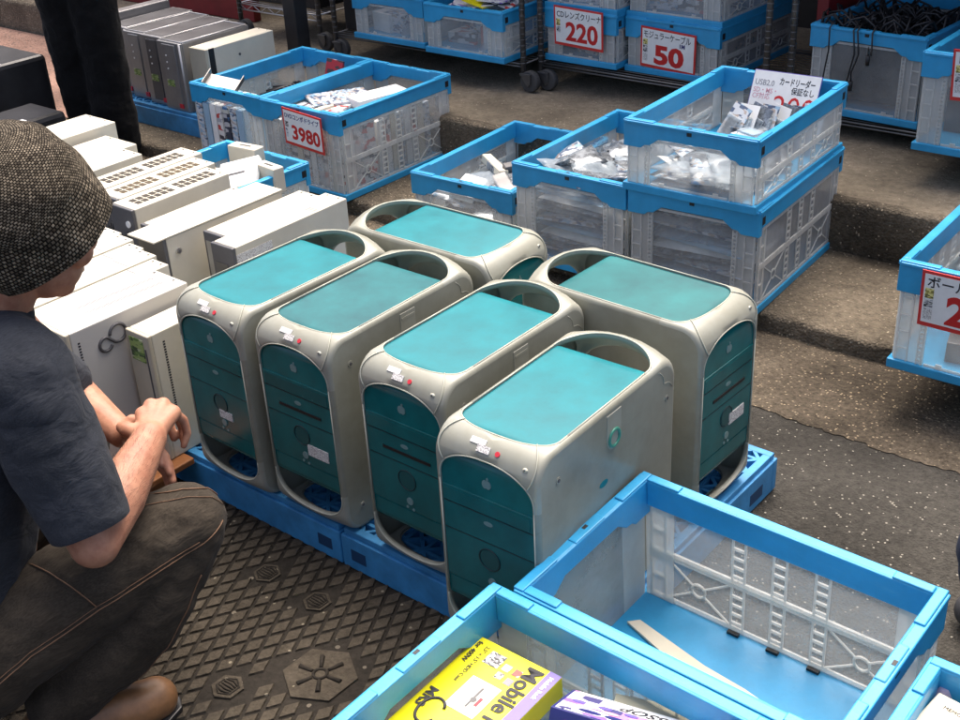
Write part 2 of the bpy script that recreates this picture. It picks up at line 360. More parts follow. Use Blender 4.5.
# ------------------------------------------------------------------ blue plastic pallets
def pallet_meshes(w, d, h=.1):
    b = MB(); t = .02
    for (x0, x1, y0, y1) in ((0, w, 0, t), (0, w, d-t, d), (0, t, t, d-t), (w-t, w, t, d-t)): b.box(x0, x1, y0, y1, -h, -.016)
    for (x0, x1, y0, y1) in ((.006, w-.006, .006, .026), (.006, w-.006, d-.026, d-.006), (.006, .026, .026, d-.026), (w-.026, w-.006, .026, d-.026)): b.box(x0, x1, y0, y1, -.0155, 0)
    b.box(t, w-t, t, d-t, -.034, -.026)
    skirt = b.mesh('skirt', BLUE_PAL)
    b = MB(); p = .042; x = .05
    def clip(a, dr):
        ts = []
        for (lo, hi, o, dd) in ((.024, w-.024, a[0], dr[0]), (.024, d-.024, a[1], dr[1])):
            if abs(dd) < 1e-9:
                if not lo < o < hi: return None
                continue
            ts.append(sorted(((lo-o)/dd, (hi-o)/dd)))
        s, e = max(q[0] for q in ts), min(q[1] for q in ts)
        return (s, e) if e-s > .01 else None
    k = 0
    for dr in ((.7071, .7071), (-.7071, .7071), (1, 0), (0, 1)):
        nrm = (-dr[1], dr[0]); hgt = -.0006*(k+1); wd = .0042; sp = p if k < 2 else p*1.414
        for i in range(-60, 60):
            o = (w/2+nrm[0]*sp*i, d/2+nrm[1]*sp*i); c = clip(o, dr)
            if not c: continue
            P = [V((o[0]+dr[0]*q, o[1]+dr[1]*q)) for q in c]; n2 = V(nrm)*wd
            b.prism([tuple(P[0]+n2), tuple(P[1]+n2), tuple(P[1]-n2), tuple(P[0]-n2)], 'z', -.02-.0004*k, hgt)
        k += 1
    return skirt, b.mesh('lattice_deck', BLUE_PAL)
def make_pallet(x0, x1, y0, y1, z, label, ms=None):
    o = empty('plastic_pallet', (x0, y0, z)); tag(o, label, 'pallet', 'blue plastic pallets')
    sk, la = ms or pallet_meshes(x1-x0, y1-y0)
    link('skirt', sk, o, .002); link('lattice_deck', la, o)
    for x in (.05, (x1-x0)-.05):
        b = MB(); b.box(x-.022, x+.022, -.0006, .004, -.075, -.045); b.build('lock_slot', SLOTB, o)
    for y in (.1, (y1-y0)-.1):
        b = MB(); b.box(x1-x0-.004, x1-x0+.0006, y-.03, y+.03, -.08, -.05); b.build('lock_slot', SLOTB, o)
    b = MB(); b.box(x1-x0-.052, x1-x0-.027, (y1-y0)-.30, (y1-y0)-.22, -.004, .0012); b.build('recycling_plate', GREYDOT, o)
    return o, (sk, la)
_, pm = make_pallet(.435, 1.075, .022, .835, 0, 'blue lattice plastic pallet at right end, under the foremost teal-topped towers')
make_pallet(-.21, .43, .022, .835, 0, 'blue lattice plastic pallet beside the squatting man, under the two towers nearest the white machines', pm)
make_pallet(-.86, -.215, .022, .835, 0, 'blue plastic pallet mostly hidden under the white computers', pm)
make_pallet(-2.95, -2.1, 1.84, 2.36, -.006, 'blue plastic pallet under the row of silver computers by the pavement')

# ------------------------------------------------------------------ teal-topped translucent towers
W_, H_, D_ = .226, .469, .464
RC, RU, W0, RR = .054, .055, .226/2-.0115, .010
def corner_pos(s, off):
    """(y, z) on the front-top corner band at arc position s, set in by off"""
    La = RC*math.pi/4; a = max(-La, min(La, s))/RC
    n0, t0 = V((-.7071, .7071)), V((.7071, .7071))
    n = n0*math.cos(a)+t0*math.sin(a); t = t0*math.cos(a)-n0*math.sin(a)
    p = V((RC, H_-RC))+n*RC+t*(s-max(-La, min(La, s)))
    return p-n*off
SE = .092
def handle_mesh(ny, nz):
    """grip bar across one corner, bowed outwards, ending in the two side cheeks"""
    def half(hw, ru, n):
        out = [(hw*.5, 0), (hw, 0)]
        for k in range(1, 15):
            q = 1-math.cos(math.pi/2*k/14); out.append((hw+ru*q, W0*(1-(1-q)**n)**(1/n)))
        return out+[(SE, W0)]
    if nz: P_, N_, bow = half(.021, .055, 2.4), half(.021, .062, 2.3), .006
    elif ny: P_, N_, bow = half(.023, .060, 2.2), half(.024, .060, 2.3), .026
    else: P_, N_, bow = half(.029, .048, 2.7), half(.024, .060, 2.3), .004
    ss = [(-a, b_) for a, b_ in N_[::-1]]+[(0, 0)]+P_
    bm = bmesh.new()
    G = []
    for s, w in ss:
        xo = W_/2; t = (0 if w > 0 else .0)
        line = [(xo-.005, .014)]+[(w+(xo-.006-w)*q, .010) for q in (1, .66, .33)]+[(w, .010)]
        line += [(w+.0012*(w > 0), .003*(w > 0)), (w+.004*(w > 0), 0)]
        a = w+.004*(w > 0); line += [(a+(xo-RR-a)*q, 0) for q in (.33, .66, 1)]
        line += [(xo-RR+RR*math.sin(t), RR-RR*math.cos(t)) for t in (R(22), R(45), R(68), R(90))]
        G.append((w, line))
    def at(s, x, off):
        p = corner_pos(s, off)
        b_ = bow*math.cos(min(1, abs(s)/.085)*math.pi/2)**2*max(0, 1-(x/(W_/2))**2)
        y, z = p.x-.7071*b_, p.y+.7071*b_
        return (D_-y if ny else y), (H_-z if nz else z)
    rims = []
    for side in (1, -1):
        vg = []
        for (s, w), (_, line) in zip(ss, G):
            row = []
            for x, off in line:
                y, z = at(s, x, off)
                row.append(bm.verts.new((W_/2+side*x, y, z)))
            vg.append(row)
        for i in range(len(vg)-1):
            for k in range(len(vg[0])-1):
                if k in (4, 5) and G[i][0] == 0 and G[i+1][0] == 0: continue
                try: bm.faces.new((vg[i][k], vg[i+1][k], vg[i+1][k+1], vg[i][k+1]))
                except ValueError: pass
    bmesh.ops.remove_doubles(bm, verts=bm.verts[:], dist=1e-5)
    bmesh.ops.dissolve_degenerate(bm, dist=1e-6, edges=bm.edges[:])
    bmesh.ops.recalc_face_normals(bm, faces=bm.faces[:])
    rb = MB(); rb.bm.free(); rb.bm = bm
    n0 = len(bm.faces)
    for grp in ([(s, w) for s, w in ss if s >= 0 and (w > 0 or s == P_[1][0])], [(s, w) for s, w in ss if s <= 0 and (w > 0 or s == -N_[1][0])]):
        grp = sorted(grp, key=lambda q: -abs(q[0]))
        path = [(W_/2+w+.0016, *at(s, w, .0006)) for s, w in grp]+[(W_/2-w-.0016, *at(s, w, .0006)) for s, w in grp[::-1]]
        rb.tube(path, .0016, 6, mi=1)  # pale line puts the bright edge highlight into the colour
    me = rb.mesh('handle', [HANDLE, EDGE])
    for p in me.polygons: p.use_smooth = True
    return me
def side_mesh(side):
    bm = bmesh.new(); x = W_/2+side*W_/2
    La = RC*math.pi/4; out = []
    N = 10
    for (ny, nz, rev) in ((0, 0, 0), (1, 0, 1), (1, 1, 0), (0, 1, 1)):
        seq = [corner_pos(-La+2*La*k/N, RR) for k in range(N+1)]
        if rev: seq = seq[::-1]
        for y, z in seq: out.append((D_-y if ny else y, H_-z if nz else z))
    vs_ = [bm.verts.new((x, y, z)) for y, z in out]
    f = bm.faces.new(vs_)
    if (f.normal_update() or f.normal.x*side) < 0: f.normal_flip()
    line = [(W0, .010), (W0+.0012, .003), (W0+.004, 0), (W_/2-RR, 0)]+[(W_/2-RR+RR*math.sin(t), RR-RR*math.cos(t)) for t in (R(22), R(45), R(68), R(90))]
    for e in range(4):
        A, B = corner_pos(SE-.0005, 0), None
        ends = []
        for q in (0, 1):
            row = []
            for xx, off in line:
                if e == 0: y, z = (corner_pos(SE-.0005, off)); y = D_-y if q else y
                elif e == 1: y, z = (corner_pos(SE-.0005, off)); y = D_-y if q else y; z = H_-z
                elif e == 2: y, z = (corner_pos(-SE+.0005, off)); z = H_-z if q else z
                else: y, z = (corner_pos(-SE+.0005, off)); z = H_-z if q else z; y = D_-y
                row.append(bm.verts.new((W_/2+side*xx, y, z)))
            ends.append(row)
        for k in range(len(line)-1):
            fa = bm.faces.new((ends[0][k], ends[1][k], ends[1][k+1], ends[0][k+1])); fa.smooth = True
    bmesh.ops.recalc_face_normals(bm, faces=[f for f in bm.faces if len(f.verts) == 4])
    rb = MB(); rb.bm.free(); rb.bm = bm; xx = W_/2+side*(W0+.0016)
    y0, z0 = corner_pos(SE-.001, .0006); rb.tube([(xx, y0, z0), (xx, D_-y0, z0)], .0016, 6, mi=1); rb.tube([(xx, y0, H_-z0), (xx, D_-y0, H_-z0)], .0016, 6, mi=1)  # same painted edge highlight along the straight sides
    y0, z0 = corner_pos(-SE+.001, .0006); rb.tube([(xx, y0, z0), (xx, y0, H_-z0)], .0016, 6, mi=1); rb.tube([(xx, D_-y0, z0), (xx, D_-y0, H_-z0)], .0016, 6, mi=1)
    return rb.mesh('side_panel', [SHELL, EDGE])
def core_strip(name, pts, m):
    bm = bmesh.new(); x0, x1 = .004, W_-.004
    A = [bm.verts.new((x0, y, z)) for y, z in pts]; B = [bm.verts.new((x1, y, z)) for y, z in pts]
    for i in range(len(pts)-1): bm.faces.new((A[i], B[i], B[i+1], A[i+1])).smooth = True
    bmesh.ops.recalc_face_normals(bm, faces=bm.faces[:])
    me = bpy.data.meshes.new(name); bm.to_mesh(me); bm.free(); me.materials.append(m); return me
I_ = .0045
dipf = [(.037, .037), (.040, .024), (.044, .013), (.051, .007), (.062, I_)]                      # near the front-top grip the sheet stays high
dip = [(.058, .058), (.068, .040), (.075, .022), (.083, .010), (.092, .0058), (.108, I_)]        # elsewhere it drops away under the grip
dipb = [(a*1.15, z*1.15) for a, z in dip[:4]]+[(.104, .0055), (.116, I_)]
def side_line(d0, d1, f0, f1): return [f0(a, z) for a, z in d0]+[f1(a, z) for a, z in d1[::-1]]
top_pts = side_line(dipf, dip, lambda a, z: (a, H_-z), lambda a, z: (D_-a, H_-z))
front_pts = side_line(dipf, dipb, lambda a, z: (z, H_-a), lambda a, z: (z, a))
back_pts = side_line(dip, dipb, lambda a, z: (D_-z, H_-a), lambda a, z: (D_-z, a))
HM = {(a, b_): handle_mesh(a, b_) for a in (0, 1) for b_ in (0, 1)}
SM = {s: side_mesh(s) for s in (1, -1)}
TOPM = core_strip('top_panel', top_pts, TEAL); FRONTM = core_strip('front_panel', front_pts, TEALF)
BACKM = core_strip('back_panel', back_pts, BEIGE_D)
BOTM = core_strip('bottom_panel', [(a, z) for a, z in dipb]+[(D_-a, z) for a, z in dipb[::-1]], BLACK)
def fb(x0, x1, z0, z1, t=.0012): b = MB(); b.box(x0, x1, I_-t, I_+.001, z0, z1); return b
def fb2(x0, x1, z0, z1, t=.0012): b = MB(); b.box(x0, x1, I_-.0026-t, I_+.001, z0, z1); return b
def make_tower(loc, rz, label, topm=None, slot=True, front_label=None, top_sticker=True, ring=False, drive=False):
    o = empty('computer_tower', loc, rz); tag(o, label, 'computer', 'teal-topped translucent computer towers')
    for k, me in HM.items(): link('handle', me, o)
    for k, me in SM.items(): link('side_panel', me, o)
    t = link('top_panel', TOPM, o)
    if topm: t.material_slots[0].link = 'OBJECT'; t.material_slots[0].material = topm
    f = link('front_panel', FRONTM, o); link('back_panel', BACKM, o); link('bottom_panel', BOTM, o)
    c = W_/2; IY = I_-.0026
    b = MB(); b.box(.012, W_-.012, IY, I_+.001, .1505, .3545); f2 = b.build('bay_panel', TEALF, f, bevel=.0012)
    b = MB(); b.box(.016, W_-.016, I_-.0012, I_+.001, .112, .1465); b.build('lower_panel', TEALF, f, bevel=.0008)
    b = MB()
    for z in (.318, .258): b.box(.014, W_-.014, IY-.0006, IY+.001, z, z+.0022)
    pass
    b.build('groove', TEALG, f)
    fb2(.02, W_-.02, .321, .349, .0008).build('drive_door', TEALD if drive else TEALF, f)
    if slot:
        b = fb2(.055, W_-.045, .281, .2875, .0016); b.build('disk_slot', DARK, f)
    b = MB(); b.tube([(c+.023*math.cos(R(12*k)), IY-.0004, .222+.023*math.sin(R(12*k))) for k in range(30)], .0016, 6, closed=True); b.build('speaker_ring', TEALG, f)
    b = MB(); b.disc((c+.002, IY+.001, .222), .021, 'y', -.0018, 24); b.build('speaker', TEALD, f)
    b = MB(); b.disc((c+.004, IY+.001, .173), .0085, 'y', -.003, 20); b.build('power_button', GREYDOT, f)
    for x, z in ((c-.004, .149), (c+.012, .147)):
        b = MB(); b.disc((x, IY+.001, z+.008), .0032, 'y', -.0025, 12); b.build('small_button', GREYDOT, f)
    b = MB(); b.disc((c+.001, IY+.001, .302), .010, 'y', -.002, 16, r2=.0045); b.build('drive_badge', GREYDOT, f)
    b = MB()                                                  # apple-shaped emblem
    b.disc((c-.0035, I_+.0012, .385), .0062, 'y', -.0026, 16, r2=.0085); b.disc((c+.0035, I_+.0014, .385), .0062, 'y', -.0030, 16, r2=.0085)
    b.disc((c+.002, I_+.001, .3965), .0022, 'y', -.0024, 10, r2=.0035); b.build('emblem', GREYDOT, f)
    if front_label:
        x0, x1, z0, z1 = front_label; b = fb2(x0, x1, z0, z1, .0018); b.build('paper_label', PRG if x1-x0 > .04 else STICK, o)
    # sticker and red dot on the front upper handle
    def on_handle(s, x, du, dv, m, nm, th=.0008):
        b = MB(); b.box(-du, du, -dv, dv, -.001, th) if nm != 'red_dot' else b.disc((0, 0, 0), du, 'z', .0052, 14)
        q = b.build(nm, m, o); p = corner_pos(s, 0); p2 = corner_pos(s+.002, 0)
        tv = V((0, p2.x-p.x, p2.y-p.y)).normalized(); xv = V((1, 0, 0)); nv = xv.cross(tv)
        q.matrix_local = Matrix((xv, tv, nv)).transposed().to_4x4(); q.location = (x, p.x, p.y); return q
    if top_sticker:
        on_handle(.006, .090, .016, .0055, STICK, 'price_sticker', .0050); on_handle(-.004, .106, .0135, .0065, PRG, 'price_sticker', .0056)
        on_handle(-.004, .136, .0048, .0048, REDDOT, 'red_dot')
    # screws, rivets and side marks
    b = MB(); p = corner_pos(-.012, -.0004); b.ico((.196, p.x, p.y), (.0062, .0042, .0042), 2); p = corner_pos(-.012, -.0040); b.ico((.196, p.x, p.y), .0022, 1, mi=1)
    b.build('screw', [EDGE, GREYDK], o)
    for sg in (1, -1):
        pts = []
        for k in range(17):
            q = k/16; s_ = .040-.088*q; x = .078+.028*math.sin(math.pi*min(1, q*.80))-.004*q
            p = corner_pos(s_, -.0012); bw = .004*math.cos(min(1, abs(s_)/.085)*math.pi/2)**2*(1-(x/(W_/2))**2)
            pts.append((W_/2+sg*x, p.x-.7071*bw, p.y+.7071*bw))
        b = MB(); b.tube(pts, .0013, 5); b.build('grip_seam', EDGE, o)
    for (y, z) in ((.060, .405), (D_-.034, .385), (.05, .06)):
        b = MB(); b.disc((W_-.001, y, z), .007, 'x', .0022, 16); b.disc((W_, y, z), .0035, 'x', .0025, 12, mi=1); b.build('side_rivet', [HANDLE, GREYDK], o)
    b = MB()
    b.prism([(.215, .452), (.262, .452), (.262, .40)]+[(.2385+.0235*math.cos(a), .398+.0235*math.sin(a)) for a in [R(-15*k) for k in range(0, 13)]]+[(.215, .40)], 'x', W_-.002, W_+.0012)
    lt = b.build('door_latch', HANDLE, o, bevel=.001)
    if ring:
        b = MB(); b.tube([(W_+.0015, .2385+.017*math.cos(R(15*k)), .398+.017*math.sin(R(15*k))) for k in range(24)], .0035, 8, closed=True)
        b.build('latch_ring', mat('green_ring', (.05, .26, .19), .3, var=.1), lt)
        b = MB(); b.disc((W_-.001, .205, .315), .014, 'x', .0016, 16, r2=.007); b.build('side_emblem', TEAL, o)
    else:
        b = MB(); b.box(W_+.0002, W_+.0022, .219, .258, .436, .442); b.build('latch_lip', HANDLE, lt)
    # seam where each upper handle is joined to the side
    for ny in (1,):
        pts = []
        for k in range(13):
            q = k/12; s = .055-.11*q
            off = RR+.004+.030*math.sin(math.pi*q)
            p = corner_pos(s, off); pts.append((W_+.0002, D_-p.x if ny else p.x, p.y))
        b = MB(); b.tube(pts, .0011, 5); b.build('handle_seam', HANDLE, o)
    return o
make_tower((0, 0, 0), -.024, 'teal-topped tower next to the slim white computer, a torn white label on its front', slot=False, front_label=(.105, .150, .185, .205))
make_tower((.252, .009, 0), .001, 'teal-topped tower with a dusty darker top and a white price label on its dark front', TEAL_DUSTY, True, (.128, .19, .178, .205), drive=True)
make_tower((.552, .013, 0), -.004, 'bright teal-topped tower with a black disk slot, between the dusty-topped one and the foremost one', None, True)
make_tower((.845, -.092, 0), .026, 'foremost teal-topped tower, with a green ring on its side panel', None, False, ring=True)
make_tower((1.062, .472, 0), 1.54, 'dull-topped teal tower at the back, turned to face right, a white sticker on its front', TEAL_DULL, True, (.125, .185, .195, .222), False)
make_tower((.507, .492, 0), 1.575, 'bright teal-topped tower in the back row turned sideways, beside the low clear crate', None, False, top_sticker=False)

# ------------------------------------------------------------------ clear folding crates with blue rims
def crate_meshes(w, d, h, seed=0):
    t = .021; rim = MB(); lh = .056
    rim.box(0, t, t, d-t, h-lh, h); rim.box(w-t, w, t, d-t, h-lh, h)
    pr = [(0, h), (0, h-.08), (.058, h-.08), (.070, h-.070), (.088, h-.068), (.118, h-.046), (w-.118, h-.046), (w-.088, h-.068), (w-.070, h-.070), (w-.058, h-.08), (w, h-.08), (w, h)]
    rim.prism(pr, 'y', 0, t); rim.prism(pr, 'y', d-t, d)
    for y0, y1 in ((0, t), (d-t, d)):                     # raised corner seats and the latch rest on the short sides
        for x0, x1 in ((0, .10), (w-.10, w)): rim.box(x0+.001, x1, y0+.001, y1-.001, h-.002, h+.0045)
        rim.box(w/2-.045, w/2+.045, y0+.001, y1-.001, h-.002, h+.003)
    for x0, x1 in ((0, t), (w-t, w)):
        for y0, y1 in ((t, .09), (d-.09, d-t)): rim.box(x0+.001, x1-.001, y0, y1, h-.002, h+.0045)
    for bx_ in ((-.0035, t-.003, .002, d-.002), (w-t+.003, w+.0035, .002, d-.002), (.004, w-.004, -.0035, t-.003), (.004, w-.004, d-t+.003, d+.0035)): rim.box(*bx_, h-.0085, h+.0006)
    base = MB(); base.box(-.002, w+.002, -.002, d+.002, 0, .026)
    sock = MB()
    for y in (.028, d-.028):
        sock.box(w-.004, w+.0008, y-.010, y+.010, h-.046, h-.022); sock.box(-.0008, .004, y-.010, y+.010, h-.046, h-.022)
    for y in (-.0008, d-.0032): sock.box(w/2-.008, w/2+.008, y, y+.004, h-.020, h-.008)
    for y in (.001, d-.012): sock.box(w/2-.006, w/2+.006, y+.002, y+.009, h+.0025, h+.0036)
    def ladder(b, ax, fixed, c, z0, z1, wd=.026, th=.004, step=.022):
        """two thin posts with rungs standing on a wall"""
        def bx(a0, a1, zz0, zz1, tt=th, mi=0):
            if ax == 'y': b.box(fixed, fixed+tt, a0, a1, zz0, zz1, mi)
            else: b.box(a0, a1, fixed, fixed+tt, zz0, zz1, mi)
        bx(c-wd/2-.002, c-wd/2+.002, z0, z1); bx(c+wd/2-.002, c+wd/2+.002, z0, z1)
        z = z0+.006
        while z < z1-.004: bx(c-wd/2+.002, c+wd/2-.002, z, z+.006, th*.9); z += step
    def longwall(side):
        b = MB(); fx = .0035 if side < 0 else w-.0075; px = .008 if side < 0 else w-.010
        zt = h-lh; zm = .026+(zt-.026)*.5
        b.box(px, px+.002, .075, d-.075, .026, zt+.004, 0)
        for ya, yb in ((.012, .0748), (d-.0748, d-.012)): b.box(px, px+.002, ya, yb, .026, zt+.004, 1)
        bb = MB()
        bb.box(fx, fx+.005, .02, d-.02, zm-.009, zm+.009); bb.box(fx-.001, fx+.004, .02, d-.02, zm-.0015, zm+.0015)
        bb.box(fx+.0005, fx+.0045, .02, d-.02, .0265, .036); bb.box(fx+.0005, fx+.0045, .02, d-.02, zt-.012, zt-.002)
        for (z0, z1) in ((.036, zm-.009), (zm+.009, zt-.012)):
            for q in (.36, .5, .64): ladder(bb, 'y', fx+.0003, d*q, z0, z1)
            for q in (.024, .055, d-.055, d-.024): bb.box(fx, fx+.0045, q-.0025, q+.0025, z0, z1)
            z = z0+(z1-z0)/2
            for q in (.040, d-.040): bb.box(fx, fx+.004, q-.013, q+.013, z-.003, z+.003)
        z0, z1 = .036, zm-.009; zc = (z0+z1)/2
        for (ya, yb) in ((.06, d*.36-.016), (d*.64+.016, d-.06)):
            yc = (ya+yb)/2; rr = .017
            n = 18
            for k in range(n):
                a0, a1 = 2*math.pi*k/n, 2*math.pi*(k+1)/n
                bb.prism([(yc+rr*math.cos(a0), zc+rr*math.sin(a0)), (yc+rr*math.cos(a1), zc+rr*math.sin(a1)), (yc+(rr-.004)*math.cos(a1), zc+(rr-.004)*math.sin(a1)), (yc+(rr-.004)*math.cos(a0), zc+(rr-.004)*math.sin(a0))], 'x', fx, fx+.004)
            for (ye, ze) in ((ya, z0), (ya, z1), (yb, z0), (yb, z1)):
                dv = V((ye-yc, ze-zc)); L = dv.length; u = dv/L; n2 = V((-u.y, u.x))*.0016; A = V((yc, zc))+u*rr; B = V((ye, ze))
                bb.prism([tuple(A+n2), tuple(B+n2), tuple(B-n2), tuple(A-n2)], 'x', fx+.0005, fx+.0035)
        return b.mesh('clear_panel', [CLEAR, MILK]), bb.mesh('panel_ribs', FROST)
    def shortwall(side):
        b = MB(); fy = .0035 if side < 0 else d-.0075; py = .008 if side < 0 else d-.010
        zt = h-.046
        b.box(.088, w-.088, py, py+.002, .026, zt+.003, 0)
        for xa, xb in ((.012, .0878), (w-.0878, w-.012)): b.box(xa, xb, py, py+.002, .026, zt+.003, 1)
        bb = MB()
        for c in (.078, w-.078): ladder(bb, 'x', fy, c, .0265, h-.075, .012, .0045, .013)
        for c in (.016, .046, w-.046, w-.016): bb.box(c-.002, c+.002, fy, fy+.0045, .0265, h-.082)
        z = .06
        while z < h-.095:
            for c in (.031, w-.031): bb.box(c-.013, c+.013, fy, fy+.004, z, z+.004)
            z += .047
        bb.box(.092, w-.092, fy+.0005, fy+.004, .0265, .033); bb.box(.092, w-.092, fy+.0005, fy+.004, h-.058, h-.050)
        for c in (.13, w-.13): bb.box(c-.008, c+.008, fy-.001, fy+.004, .0266, .040)
        return b.mesh('clear_panel', [CLEAR, MILK]), bb.mesh('panel_ribs', FROST)
    clips = MB(); clips.box(-.004, .004, -.012, .012, 0, .006)
    return dict(rim=rim.mesh('rim', BLUE), base=base.mesh('base', BLUE), sock=sock.mesh('rim_socket', DARK),
                walls=[longwall(-1), longwall(1), shortwall(-1), shortwall(1)], clips=clips.mesh('hinge_clip', DARK))
CM = {}
def crate(w, d, h, loc, rz, label, group=None, clips=False):
    ry = 0
    if isinstance(rz, tuple): rz, ry = rz
    k = (w, d, h)
    if k not in CM: CM[k] = crate_meshes(*k)
    m = CM[k]; o = empty('folding_crate', loc, rz, 0, ry); tag(o, label, 'crate', group or 'clear crates with blue rims')
    r = link('rim', m['rim'], o, .0022); link('rim_socket', m['sock'], r)
    bs = link('base', m['base'], o, .003)
    if clips:
        for q in (.36, .5, .64):
            for x in (.017, w-.017): link('hinge_clip', m['clips'], bs).location = (x, d*q, .0262)
    for p, rb in m['walls']:
        q = link('wall_panel', p, o); link('panel_ribs', rb, q)
    return o
S1 = -.106
crate(.44, .65, .341, (.170, 1.583, S1), .057, 'tall clear blue-rimmed crate underneath the card reader crate, behind the towers')
crate(.44, .65, .222, (.158, 1.575, S1+.335), .045, 'low clear crate of packaged card readers with the handwritten 200 card, topmost of its stack')
crate(.44, .65, .341, (-.276, 1.572, S1), .022, 'tall clear crate of silver packets, pressed against the left side of the stacked pair')
crate(.44, .65, .224, (-.730, 1.563, S1), .049, 'lowest clear crate, of cables and grey packets, between the packet crate and the step')
crate(.44, .65, .341, (-1.582, 1.632, S1), -.003, 'tall clear crate of boxed software wearing the 3980 price card')
crate(.44, .65, .341, (-2.026, 1.640, S1), -.003, 'tall clear crate left of the 3980 one, with a metal bracket on its rim')
crate(.44, .65, .305, (-1.392, .640, GZ), -.02, 'clear crate of small white gadgets among the beige computers')
crate(.40, .592, .315, (1.066+.592, -.151, -.060), (R(90)-.016, -.046), 'empty clear crate with a loose beige board inside, in the foreground', clips=True)
crate(.40, .592, .315, (1.036+.592, -.580, -.056), (R(90)-.016, -.03), 'foreground clear crate holding the yellow software box')
crate(.40, .592, .315, (1.692, -.497, -.060), 0, 'clear crate cut off by the lower right corner of the photo, holding a cream carton')
crate(.44, .65, .300, (1.116, 1.362, .0), .02, 'clear crate standing alone at the right edge, wearing the price card that begins with 2')
for x, y, wd, dp, lab in ((1.12, -.10, .5, .3, 'folded flat blue crate under the empty foreground crate'), (1.09, -.53, .5, .3, 'folded flat blue crate under the crate with the yellow box'), (1.74, -.44, .3, .48, 'folded flat blue crate under the corner crate')):
    q = empty('folded_crate', (x, y, GZ)); tag(q, lab, 'crate', 'folded crates used as supports')
    b = MB(); b.box(0, wd, 0, dp, .0, .022); b.build('base', BLUE, q, bevel=.003)
    b = MB(); b.box(.002, wd-.002, .002, dp-.002, .0222, .043); b.build('rim', BLUE, q, bevel=.003)
RZ = .205
rk = dict(a=(-2.02, 2.62), b=(-1.544, 2.586), c=(-1.037, 2.744), d=(-.655, 2.85), e=(.19, 2.80), f=(.724, 2.444))
crate(.44, .65, .215, (*rk['a'], RZ), .0, 'low clear crate at the left end of the wheeled shelf, left of the bright leaflets', 'crates on the wheeled shelves')
crate(.44, .65, .215, (*rk['b'], RZ), .006, 'low clear crate on the wheeled shelf with bright leaflets showing over its rim', 'crates on the wheeled shelves')
crate(.36, .65, .219, (-1.0, 2.744, RZ), .001, 'low clear crate on the wheeled shelf wearing the 220 price card', 'crates on the wheeled shelves')
crate(.44, .65, .221, (-.632, 2.80, RZ-.012), -.02, 'low clear crate on the wheeled shelf wearing the 50 price card', 'crates on the wheeled shelves')
crate(.36, .65, .215, (-1.0, 2.75, RZ+.217), .0, 'clear crate stacked on the one with the 220 card', 'crates on the wheeled shelves')
crate(.44, .65, .215, (-.632, 2.81, RZ-.012+.219), -.02, 'clear crate stacked on the one with the 50 card', 'crates on the wheeled shelves')
crate(.44, .65, .319, (.182, 2.78, .16), -.05, 'tall clear crate on the shelf overflowing with black cables', 'crates on the wheeled shelves')
crate(.44, .65, .324, (.724, 2.444, .2), .0, 'tall clear crate at top right with a red-edged card at its corner', 'crates on the wheeled shelves')

# ------------------------------------------------------------------ price cards
def sign(x, y, z, w, h, label, lines, tilt=0, lean=R(4), border=.008, rz=0, marks=()):
    o = empty('price_card', (x, y, z), rz, lean, tilt); tag(o, label, 'price card', 'hand-made price cards')
    b = MB(); b.box(-w/2, w/2, -.0015, .0015, -h/2, h/2); b.build('backing', REDBORD if border else PURPLE, o)
    e = border or .002
    b = MB(); b.box(-w/2+e, w/2-e, -.0025, -.0012, -h/2+e*1.5, h/2-e); b.build('card', WHITEC, o)
    for s, sz, m, lx, lz, bold, sx in lines: text(s, sz, m, o, (lx*w, -.0026, lz*h), bold=bold, sx=sx)
    for i, (m, x0, x1, z0, z1) in enumerate(marks):
        b = MB(); b.box(x0*w, x1*w, -.0031-.0001*i, -.0022, z0*h, z1*h); b.build('note_strip', m, o)
    return o
YN = print_mat('small_print_yellow', (.75, .68, .25), [(.3, .25, .05), (.08, .07, .03)], 140, .5)
KN = print_mat('small_print_black', (.62, .62, .6), [(.05, .05, .05), (.25, .25, .27)], 160, .62)
sign(-1.328, 1.616, .152, .215, .150, 'red-bordered price card reading 3980, taped to the crate of boxed software',
     [('DVDコンボドライブ', .024, NAVYP, -.44, .30, .0004, .86), ('3980', .080, REDINK, -.30, -.14, .0025, .98)], R(4), marks=((KN, -.45, -.36, -.02, .14), (PRA, -.45, -.40, -.3, -.06)))
sign(-.815, 2.728, .360, .245, .165, 'red-bordered price card reading 220 on the wheeled shelf',
     [('CDレンズクリーナ', .033, INK, -.44, .29, .0003, .80), ('220', .108, REDINK, -.26, -.14, .0032, 1.0)], R(2), marks=((YN, -.45, -.37, .0, .17), (KN, -.45, -.37, -.17, -.02)))
sign(-.424, 2.792, .302, .255, .166, 'red-bordered price card reading 50 on the wheeled shelf',
     [('モジュラーケーブル', .033, INK, -.45, .31, .0003, .74), ('1M', .022, NAVYP, .20, .165, .001, 1.0), ('50', .104, REDINK, -.25, -.17, .0045, 1.32)], R(3),
     marks=((YN, -.45, -.37, .06, .2), (KN, -.45, -.37, -.13, .04), (PRG, -.45, -.37, -.34, -.16)))
sign(1.300, 1.355, .222, .24, .155, 'red-bordered price card beginning with 2 at the right edge, on the lone crate',
     [('ボールペン型', .036, INK, -.44, .30, .0004, .95), ('200', .108, REDINK, -.22, -.15, .004, 1.0)], R(0), marks=((YN, -.45, -.36, .02, .2), (KN, -.45, -.36, -.14, .0), (PRG, -.45, -.36, -.36, -.16)))
sign(.945, 2.438, .47, .24, .165, 'red-edged price card on the tall crate at top right, cut by the picture edge', [('LAN', .034, INK, -.42, .30, .0004, 1)], R(-2),
     marks=((YN, -.45, -.37, .05, .2), (KN, -.45, -.37, -.13, .03), (PRG, -.45, -.37, -.34, -.15)))
